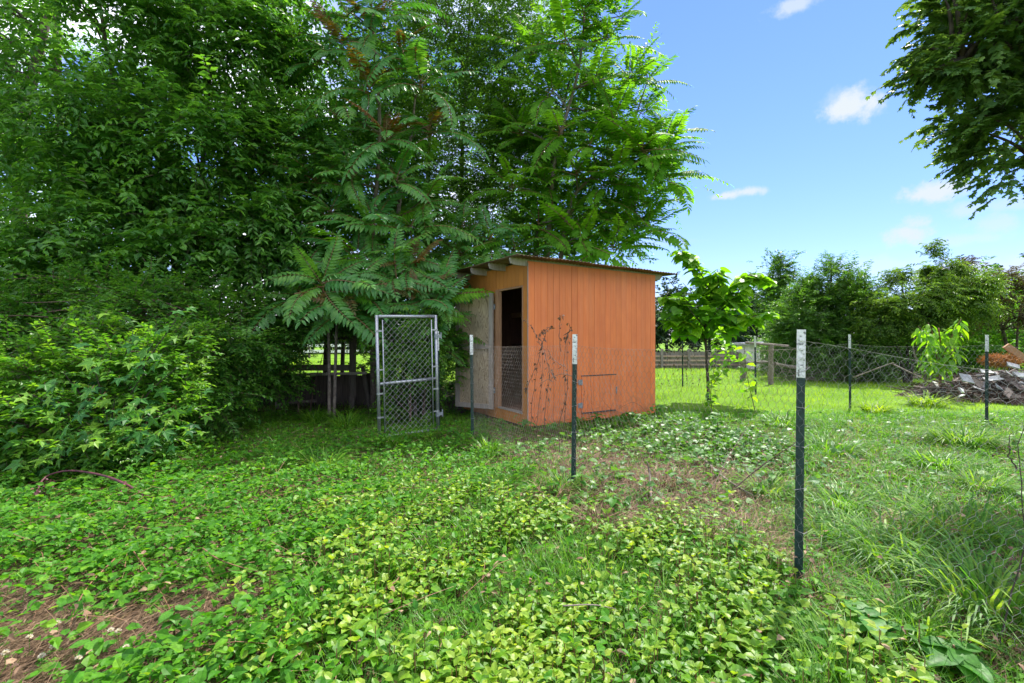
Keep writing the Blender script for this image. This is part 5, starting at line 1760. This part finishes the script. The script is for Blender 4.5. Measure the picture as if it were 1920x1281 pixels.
tus = [("bluish tuft of long grass on the path near the gate", 605, 882, .45, .34, 420, "tall_blade", .006),
       ("bright green bristly grass tuft beside the bluish tuft", 508, 888, .35, .24, 420, "grass_blade", .005),
       ("tall yellow green grass tuft at the foot of the post before the shed door", 915, 850, .35, .34, 300, "grass_blade", .006),
       ("grass tuft at the foot of the post before the shed hatch", 1052, 925, .4, .30, 320, "tall_blade", .006),
       ("tall grass tuft springing beside the tallest post", 1565, 1010, .5, .36, 320, "tall_blade", .007),
       ("long pale arching grass clump in the lower corner by the vine stalk", 1850, 1160, .6, .5, 420, "tall_blade", .009),
       ("arching grass clump between the tallest post and the vine stalk", 1690, 1060, .6, .46, 460, "tall_blade", .008),
       ("silvery arching grass clump nearer the vine stalk", 1800, 1010, .6, .42, 420, "tall_blade", .008),
       ("dark rounded grass tuft on the rough lawn below the debris pile", 1840, 925, .5, .30, 460, "tall_blade", .007),
       ("wide grass tuft in front of the post by the debris pile", 1805, 838, .9, .42, 620, "tall_blade", .010),
       ("grass tuft at the near edge of the debris pile", 1740, 762, .9, .45, 420, "lawn_blade", .016),
       ("small grass tuft at the foot of the post before the dark bushes", 1640, 775, .6, .36, 320, "lawn_blade", .014),
       ("grass clump with white streaked blades in the dry run", 1440, 925, .4, .30, 260, "tall_blade", .007),
       ("light grass clump behind the tallest post", 1580, 955, .5, .34, 320, "grass_blade", .007),
       ("grass clump leaning over the brown patch", 1700, 960, .6, .34, 380, "tall_blade", .007),
       ("dark grass clump low in front beside the large leaved plant", 1570, 1255, .45, .26, 420, "tall_blade", .006),
       ("grass clump in the lower corner past the large leaved plant", 1720, 1200, .45, .30, 320, "tall_blade", .006),
       ("shaded grass clump before the derelict pen", 590, 790, .6, .42, 300, "grass_blade", .008),
       ("shaded grass clump beside the pen post", 650, 800, .6, .45, 300, "grass_blade", .008),
       ("thin grass clump at the foot of the gate", 735, 838, .5, .30, 300, "grass_blade", .006),
       ("thin pale grass clump under the chain link gate", 800, 826, .45, .30, 260, "grass_blade", .006),
       ("fresh grass clump in the middle of the path", 930, 915, .5, .26, 380, "grass_blade", .005),
       ("grass clump growing through the leafy cover in the middle", 1010, 1105, .5, .17, 500, "grass_blade", .004),
       ("short grass clump beside the leafy cover gap", 1150, 1110, .45, .18, 420, "grass_blade", .004),
       ("tall grass tuft on the lawn behind the tallest post", 1555, 850, .8, .38, 420, "grass_blade", .010),
       ("grass tuft between the tallest post and climbing weed", 1470, 800, .8, .34, 380, "grass_blade", .011),
       ("grass tuft on the rough lawn above the rounded tuft", 1760, 880, .7, .36, 420, "grass_blade", .009)]
tus += [("brown dead grass clump at the foot of the post before the shed hatch", 1030, 945, .4, .26, 420, "straw", .004, "dead grass clumps"),
        ("brown dead grass clump at the near edge of the dry patch", 1120, 990, .5, .24, 420, "straw", .004, "dead grass clumps"),
        ("tan dead grass clump before the tallest post in the dry patch", 1400, 1030, .5, .22, 380, "straw", .004, "dead grass clumps"),
        ("brown dead grass clump in the middle of the dry patch", 1250, 905, .7, .24, 420, "straw", .005, "dead grass clumps"),
        ("tan dead grass patch between arching clumps near the vine stalk", 1720, 1005, .6, .20, 420, "straw", .004, "dead grass clumps"),
        ("brown dead grass clump in the lower corner under the vine stalk", 1870, 1225, .4, .16, 360, "straw", .003, "dead grass clumps")]
for q in tus: tussock(*q)

BIGL = []
for i in range(2):
    b = NB(); V, Fc = smooth_leaf(.62 + .08 * i, .25 + .15 * i, .2, .03, n=12, m=7, serr=.06)
    b.add(V, Fc, 0, .5); BIGL.append(b.mesh("leaf", [MAT["big_leaf"]], smooth=True))


def rosette_plant(label, px, py, n, s, h, name="large_leaved_plant"):
    c = G(px, py)
    t = thing(name, label, "plant", (c[0], c[1], 0))
    b = NB(); b.tube([(0, 0, 0), (.005, 0, h * .5), (0, .005, h)], [.006, .005, .004], 6); b.build("stem", MAT["rust_stem"], t)
    for i in range(n):
        a = i * 2.4 + rng.uniform(-.3, .3); el = rng.uniform(-.25, .45)
        d = (math.cos(a), math.sin(a), el)
        inst("leaf", BIGL[i % 2], t, (0, 0, h * (.55 + .45 * i / n)), frame_euler(d, (0, 0, 1)), float(s * rng.uniform(.7, 1.1)))


rosette_plant("plant with very large ribbed leaves below the tallest post", 1630, 1215, 9, .17, .16)
rosette_plant("large leaved plant in the lower corner touching the picture edge", 1790, 1270, 9, .18, .14)
rosette_plant("broad leaved seedling among the long grass near the vine stalk", 1820, 1120, 6, .12, .14)
rosette_plant("light green seedling standing in the brown straw", 170, 1240, 6, .09, .10)
rosette_plant("light green sprig standing before the straw among vine leaves", 325, 1215, 9, .085, .20)
rosette_plant("leafy weed at the foot of the shed corner", 985, 812, 8, .17, .20)
rosette_plant("second leafy weed below the shed wall near the post", 1040, 815, 8, .16, .18)
for lab, px, py, n_, s_, h_ in (("leafy weed hiding the wall foot under the shed hatch", 1120, 800, 10, .14, .24), ("leafy weed at the wall foot past the shed hatch", 1180, 792, 9, .13, .20),
                                ("leafy weed at the far corner of the shed wall", 1235, 784, 10, .14, .26), ("leafy weed beside the doorway sill of the shed", 940, 812, 8, .13, .22),
                                ("leafy weed halfway along the wire before the dead vines", 1010, 865, 9, .12, .22), ("leafy weed against the wire near the brown patch", 1150, 975, 9, .09, .20),
                                ("leafy weed growing up the wire near the tallest post", 1380, 1055, 9, .08, .18), ("leafy weed at the foot of the post before the shed hatch", 1090, 930, 8, .10, .22),
                                ("leafy weed beside the chain link gate and thin post", 850, 830, 9, .12, .20), ("leafy weed in the ivy patch by the climbing weed", 1345, 815, 10, .15, .28)):
    rosette_plant(lab, px, py, n_, s_, h_, "leafy_weed")

CL = "white clover flowers"
fm = None
for i, (px, py) in enumerate(((108, 1200), (55, 1232), (100, 1240), (208, 1212), (222, 1214), (345, 1212), (147, 1265), (236, 1245), (10, 1262), (262, 1276), (340, 1278), (472, 1210), (78, 1268), (430, 1195), (415, 1190))):
    c = G(px, py)
    hh = .07 + .03 * rng.random()
    t = thing("clover_flower", "small white clover flower standing over straw in the lower corner", "flower", (c[0], c[1], 0), rng.uniform(0, 6), CL)
    if fm is None:
        b = NB(); n = 60
        u = unit(rng.normal(size=(n, 3))); u[:, 2] = np.abs(u[:, 2]) * .9 - .2
        b.leaves(FOLD, u * .004, u, rng.normal(size=(n, 3)), .012, .005, 0); fm = b.mesh("flower_head", [MAT["clover_petal"]])
        b = NB(); b.prisms([[0, 0, 0]], [[0, 0, 1]], .0015); sm = b.mesh("stem", [MAT["vine_leaf"]])
    inst("flower_head", fm, t, (0, 0, hh), None, 1.0)
    inst("stem", sm, t, (0, 0, 0), None, (1, 1, hh))


# ------------------------------------------------------------------ debris pile
def pile():
    Y = 12.3
    c0 = P(1850, 0, Y)
    u, v = np.meshgrid(np.linspace(0, 2 * np.pi, 40), np.linspace(0, 1, 12))
    rx, ry, hh = 2.1, 1.3, .62
    rr = v * (1 + .10 * np.sin(3 * u) + .08 * np.sin(7 * u + 1))
    z = hh * (.82 + .18 * np.sin(2.3 * u + 1) * np.cos(u)) * (1 - v ** 1.6) + rng.normal(0, .06, u.shape) * (v < .95) - .03
    V = np.stack([rx * rr * np.cos(u), ry * rr * np.sin(u), z], -1).reshape(-1, 3)
    i = np.arange(11)[:, None] * 40 + np.arange(39)[None]
    b = NB(); b.add(V, np.stack([i, i + 40, i + 41, i + 1], -1).reshape(-1, 4))
    n = 1600
    a, q = rng.uniform(0, 6.28, n), np.sqrt(rng.random(n))
    p = np.stack([rx * q * np.cos(a) * 1.05, ry * q * np.sin(a) * 1.05, hh * (1 - q ** 1.6) + .02 + rng.uniform(0, .05, n)], 1)
    d = rng.normal(0, 1, (n, 3)); d[:, 2] *= .25
    b.prisms(p, p + unit(d) * rng.uniform(.1, .5, n)[:, None], .006, 0)
    o = b.build("debris_mound", MAT["dead_leaf"], None, (c0[0] + .25, Y, 0))
    tag(o, "heap of dark brush and rubbish at the edge of the lawn", "debris pile", kind="stuff")
    surf = lambda x, y: hh * max(0, 1 - min(1, math.hypot((x - c0[0] - .25) / rx, (y - Y) / ry)) ** 1.6)

    def slab(px, py, w, h, rot, m, label, name="scrap_board", cat="board", th=.02, Yp=11.4):
        c = P(px, py, Yp)
        b = NB(); b.box((0, 0, 0), (w * .82, th, h * .82), jit=.012)
        x = b.build(name, MAT[m], None, c); x.rotation_euler = rot
        tag(x, label, cat, "scrap boards in the debris pile")
    slab(1812, 710, .40, .26, (-.5, .15, .2), "grey_board", "dark grey square sheet leaning at the lower end of the debris pile")
    slab(1832, 716, .30, .22, (-.7, .7, -.3), "debris_wood", "tan broken board beside the grey sheet in the debris pile")
    slab(1862, 710, .55, .16, (-.9, -.12, .1), "white_board", "long white board panel behind the post in the debris pile", Yp=11.5)
    slab(1850, 696, .34, .11, (-.8, .1, .1), "white_board", "short cream board near the top of the debris pile")
    slab(1803, 733, .16, .12, (-.6, .3, .4), "white_board", "small white chunk fallen at the foot of the debris pile", "scrap_chunk", "rubble", .05, 11.0)
    slab(1802, 741, .18, .06, (-.9, -.2, .2), "white_board", "thin white scrap lying below the small white chunk", "scrap_chunk", "rubble", .03, 10.9)
    slab(1876, 728, .42, .16, (-.8, .45, .3), "grey_board", "pale grey slanted board low in the debris pile")
    slab(1900, 685, .30, .14, (-.8, .3, -.2), "grey_board", "lilac grey board under the timber in the debris pile")
    slab(1914, 703, .34, .12, (-.9, .1, .0), "white_board", "white board at picture edge in the debris pile")
    slab(1890, 737, .30, .18, (-.6, -.6, .5), "debris_wood", "pinkish brown board lowest in the debris pile", Yp=11.2)
    slab(1892, 700, .26, .10, (-.7, .5, .2), "white_board", "small cream board half buried in the debris pile")
    slab(1912, 725, .5, .3, (-.9, .1, .3), "debris_wood", "brown sheet lying at picture edge on the debris pile")
    kinds = (("grey_board", "grey scrap board lying jumbled in the debris pile"), ("debris_wood", "brown scrap board lying jumbled in the debris pile"),
             ("white_board", "pale scrap board lying jumbled in the debris pile"), ("debris_wood", "brown scrap board lying jumbled in the debris pile"))
    for k in range(52):
        a = rng.uniform(0, 6.28); q = math.sqrt(rng.random()) * .97
        x, y = c0[0] + .25 + rx * q * math.cos(a), Y - abs(ry * q * math.sin(a))
        m, lab = kinds[k % 4]
        b = NB(); b.box((0, 0, 0), (rng.uniform(.14, .55), rng.uniform(.015, .03), rng.uniform(.07, .16)), jit=.01)
        o = b.build("scrap_piece", MAT[m], None, (x, y, surf(x, y) + .06)); o.rotation_euler = (rng.uniform(-1.3, -.3), rng.uniform(-.6, .6), rng.normal(0, .6))
        tag(o, lab, "board", "jumbled scrap in the debris pile")
    # timber on top
    b = NB(); A, B = P(1886, 648, 11.8), P(1945, 690, 11.5); c = (A + B) / 2
    b.bar(A - c, B - c, .16, .14); x = b.build("timber", MAT["fresh_wood"], None, c)
    tag(x, "thick brown squared timber leaning on top of the debris pile", "timber")
    # orange needles
    b = NB(); n = 2600
    c = P(1876, 676, 11.8)
    g = unit(rng.normal(size=(n, 3))) * (rng.random(n) ** .33)[:, None] * np.array([.36, .25, .13])
    d = rng.normal(0, 1, (n, 3)); d[:, 2] *= .4
    b.prisms(g, g + unit(d) * .14, .005); x = b.build("pine_straw", MAT["pine_straw"], None, c)
    tag(x, "rust orange heap of pine needles on top of the debris pile", "pine straw", kind="stuff")
    # sticks: one by one, on the surface
    for k in range(58):
        a = rng.uniform(0, 6.28); q = math.sqrt(rng.random())
        x, y = c0[0] + .25 + rx * q * math.cos(a), Y - abs(ry * q * math.sin(a))
        L = rng.uniform(.4, 1.3); az = rng.normal(0, .6) + (3.14 if rng.random() < .5 else 0)
        zz = surf(x, y) + .04
        A = np.array([x, y, max(.02, zz)]); B = A + np.array([math.cos(az), math.sin(az) * .7, rng.uniform(-.08, .30)]) * L
        B[2] = max(B[2], surf(B[0], B[1]) + .03)
        m = ("bark_pale", "debris_wood", "dead_stem", "bark")[k % 4]
        if k % 3 == 0:
            b = NB(); c = (A + B) / 2; b.bar(A - c, B - c, rng.uniform(.05, .10), .02); x = b.build("scrap_lath", MAT["debris_wood"], None, c)
            tag(x, "splintered lath lying in the debris pile", "lath", "splintered laths in the debris pile")
        else:
            stick("bare dead branch sticking out of the debris pile", [A, (A + B) / 2 + rng.normal(0, .04, 3), B], rng.uniform(.012, .03), m, "dead_branch", "branch", "dead branches in the debris pile")
    for lab, pp in (("long bare pole lying from the dark bush to the debris pile", [(1600, 708, 13.5), (1670, 682, 13), (1672, 684, 13)]),
                    ("long bare branch propped beside the lime green plant", [(1672, 682, 13), (1720, 705, 12.4), (1745, 718, 12)]),
                    ("bent grey sapling stem leaning by the lime green plant", [(1735, 712, 12.3), (1713, 660, 12.4), (1716, 625, 12.4)]),
                    ("second bent stem leaning by the lime green plant", [(1742, 712, 12.2), (1718, 672, 12.4), (1712, 650, 12.5)])):
        stick(lab, [P(*q) for q in pp], .022, "bark_pale", "leaning_pole", "branch")


pile()


# ------------------------------------------------------------------ far fences, trellis and outbuilding
def far_things():
    Y = 25.0
    t = thing("board_fence", "weathered grey board fence across the far side of the lawn", "fence", (P(1340, 0, Y)[0], Y, 0))
    xs = np.arange(P(1195, 0, Y)[0], P(1450, 0, Y)[0], .155)
    o = np.array([P(1340, 0, Y)[0], Y, 0])
    x0, x1 = xs[0], xs[-1]
    for x in xs:
        h = P(0, 660 + rng.uniform(-1, 1), Y)[2]
        b = NB(); b.box((0, 0, h / 2), (.145, .02, h)); b.build("picket", MAT["fence_wood"], t, (x - o[0], .0, 0))
    for z in (.18, .40, .62):
        b = NB(); b.box((0, 0, 0), (x1 - x0, .04, .085)); b.build("rail", MAT["rail_wood"], t, ((x0 + x1) / 2 - o[0], -.04, z))
    for px in (1240, 1290, 1340, 1390, 1440, 1490):
        b = NB(); b.box((0, 0, 0), (.10, .10, 1.0)); b.build("fence_stake", MAT["fence_wood"], t, (P(px, 0, Y)[0] - o[0], -.12, .5))
    # low pale outbuilding
    Y = 23
    c = P(1470, 0, Y)
    t = thing("outbuilding", "low pale block outbuilding with shallow roof behind the trellis", "building", (c[0], Y, 0))
    b = NB()
    w = P(1540, 0, Y)[0] - P(1428, 0, Y)[0]
    b.box((w * .1, 1.2, .62), (w, 2.4, 1.24)); b.build("wall", MAT["block_wall"], t)
    b = NB(); b.box((w * .1, 1.15, 1.33), (w + .5, 2.9, .10), rot=(0, -.05, 0)); b.build("roof", MAT["grey_board"], t)
    b = NB(); b.box((w * .1 + .3, -.01, .62), (.8, .03, .42)); b.build("window", MAT["dark_wood"], t)
    # trellis
    Y = 16.0
    c = P(1443, 0, Y)
    t = thing("trellis", "rough timber trellis with leaning posts on the lawn before the outbuilding", "trellis", (c[0], Y, 0))
    def pole(name, A, B, r, m="old_wood"):
        A, B = np.array(A) - [c[0], Y, 0], np.array(B) - [c[0], Y, 0]
        b = NB(); b.tube(path([A, (A + B) / 2 + rng.normal(0, .02, 3), B], 8), r, 7, rough=.1); b.build(name, MAT[m], t)
    g = lambda px, yy=Y: np.array([P(px, 0, yy)[0], yy, 0])
    pole("trellis_post", g(1445), P(1446, 646, Y), .085, "bark_pale")
    pole("trellis_post", g(1393, 17.6), P(1392, 672, 17.6), .10, "bark_pale")
    pole("trellis_bar", P(1398, 643, Y), P(1478, 649, Y), .045, "bark_pale")
    pole("trellis_bar", P(1395, 681, 17.4), P(1446, 680, Y), .05, "old_wood")
    pole("trellis_bar", P(1452, 682, Y), P(1520, 690, Y + 1), .06, "old_wood")
    # white rail fence seen through the pen
    Y = 38
    c = P(610, 0, Y)
    t = thing("rail_fence", "distant white rail fence seen through the opening above the pen", "fence", (c[0], Y, 0))
    for z in (.55, 1.0):
        b = NB(); b.box((0, 0, z), (14, .05, .22)); b.build("rail", MAT["fence_white"], t)
    for k in range(6):
        b = NB(); b.box((0, 0, .6), (.13, .13, 1.2)); b.build("fence_stake", MAT["old_wood"], t, (-6.5 + k * 2.6, .09, 0))
    # low brush line under the bushes
    Y = 17.4
    for px, lab in ((1530, "bare brush heap under the dark conical bush"), (1640, "bare brush heap under the peach tree")):
        c = P(px, 0, Y)
        b = NB(); n = 90
        p = np.stack([rng.uniform(-1, 1, n), rng.uniform(-.4, .4, n), rng.uniform(0, .35, n)], 1)
        d = rng.normal(0, 1, (n, 3)); d[:, 2] *= .35
        b.prisms(p, p + unit(d) * .7, .013); x = b.build("brush_heap", MAT["bark_pale"], None, (c[0], Y, 0)); tag(x, lab, "brush", kind="stuff")


far_things()
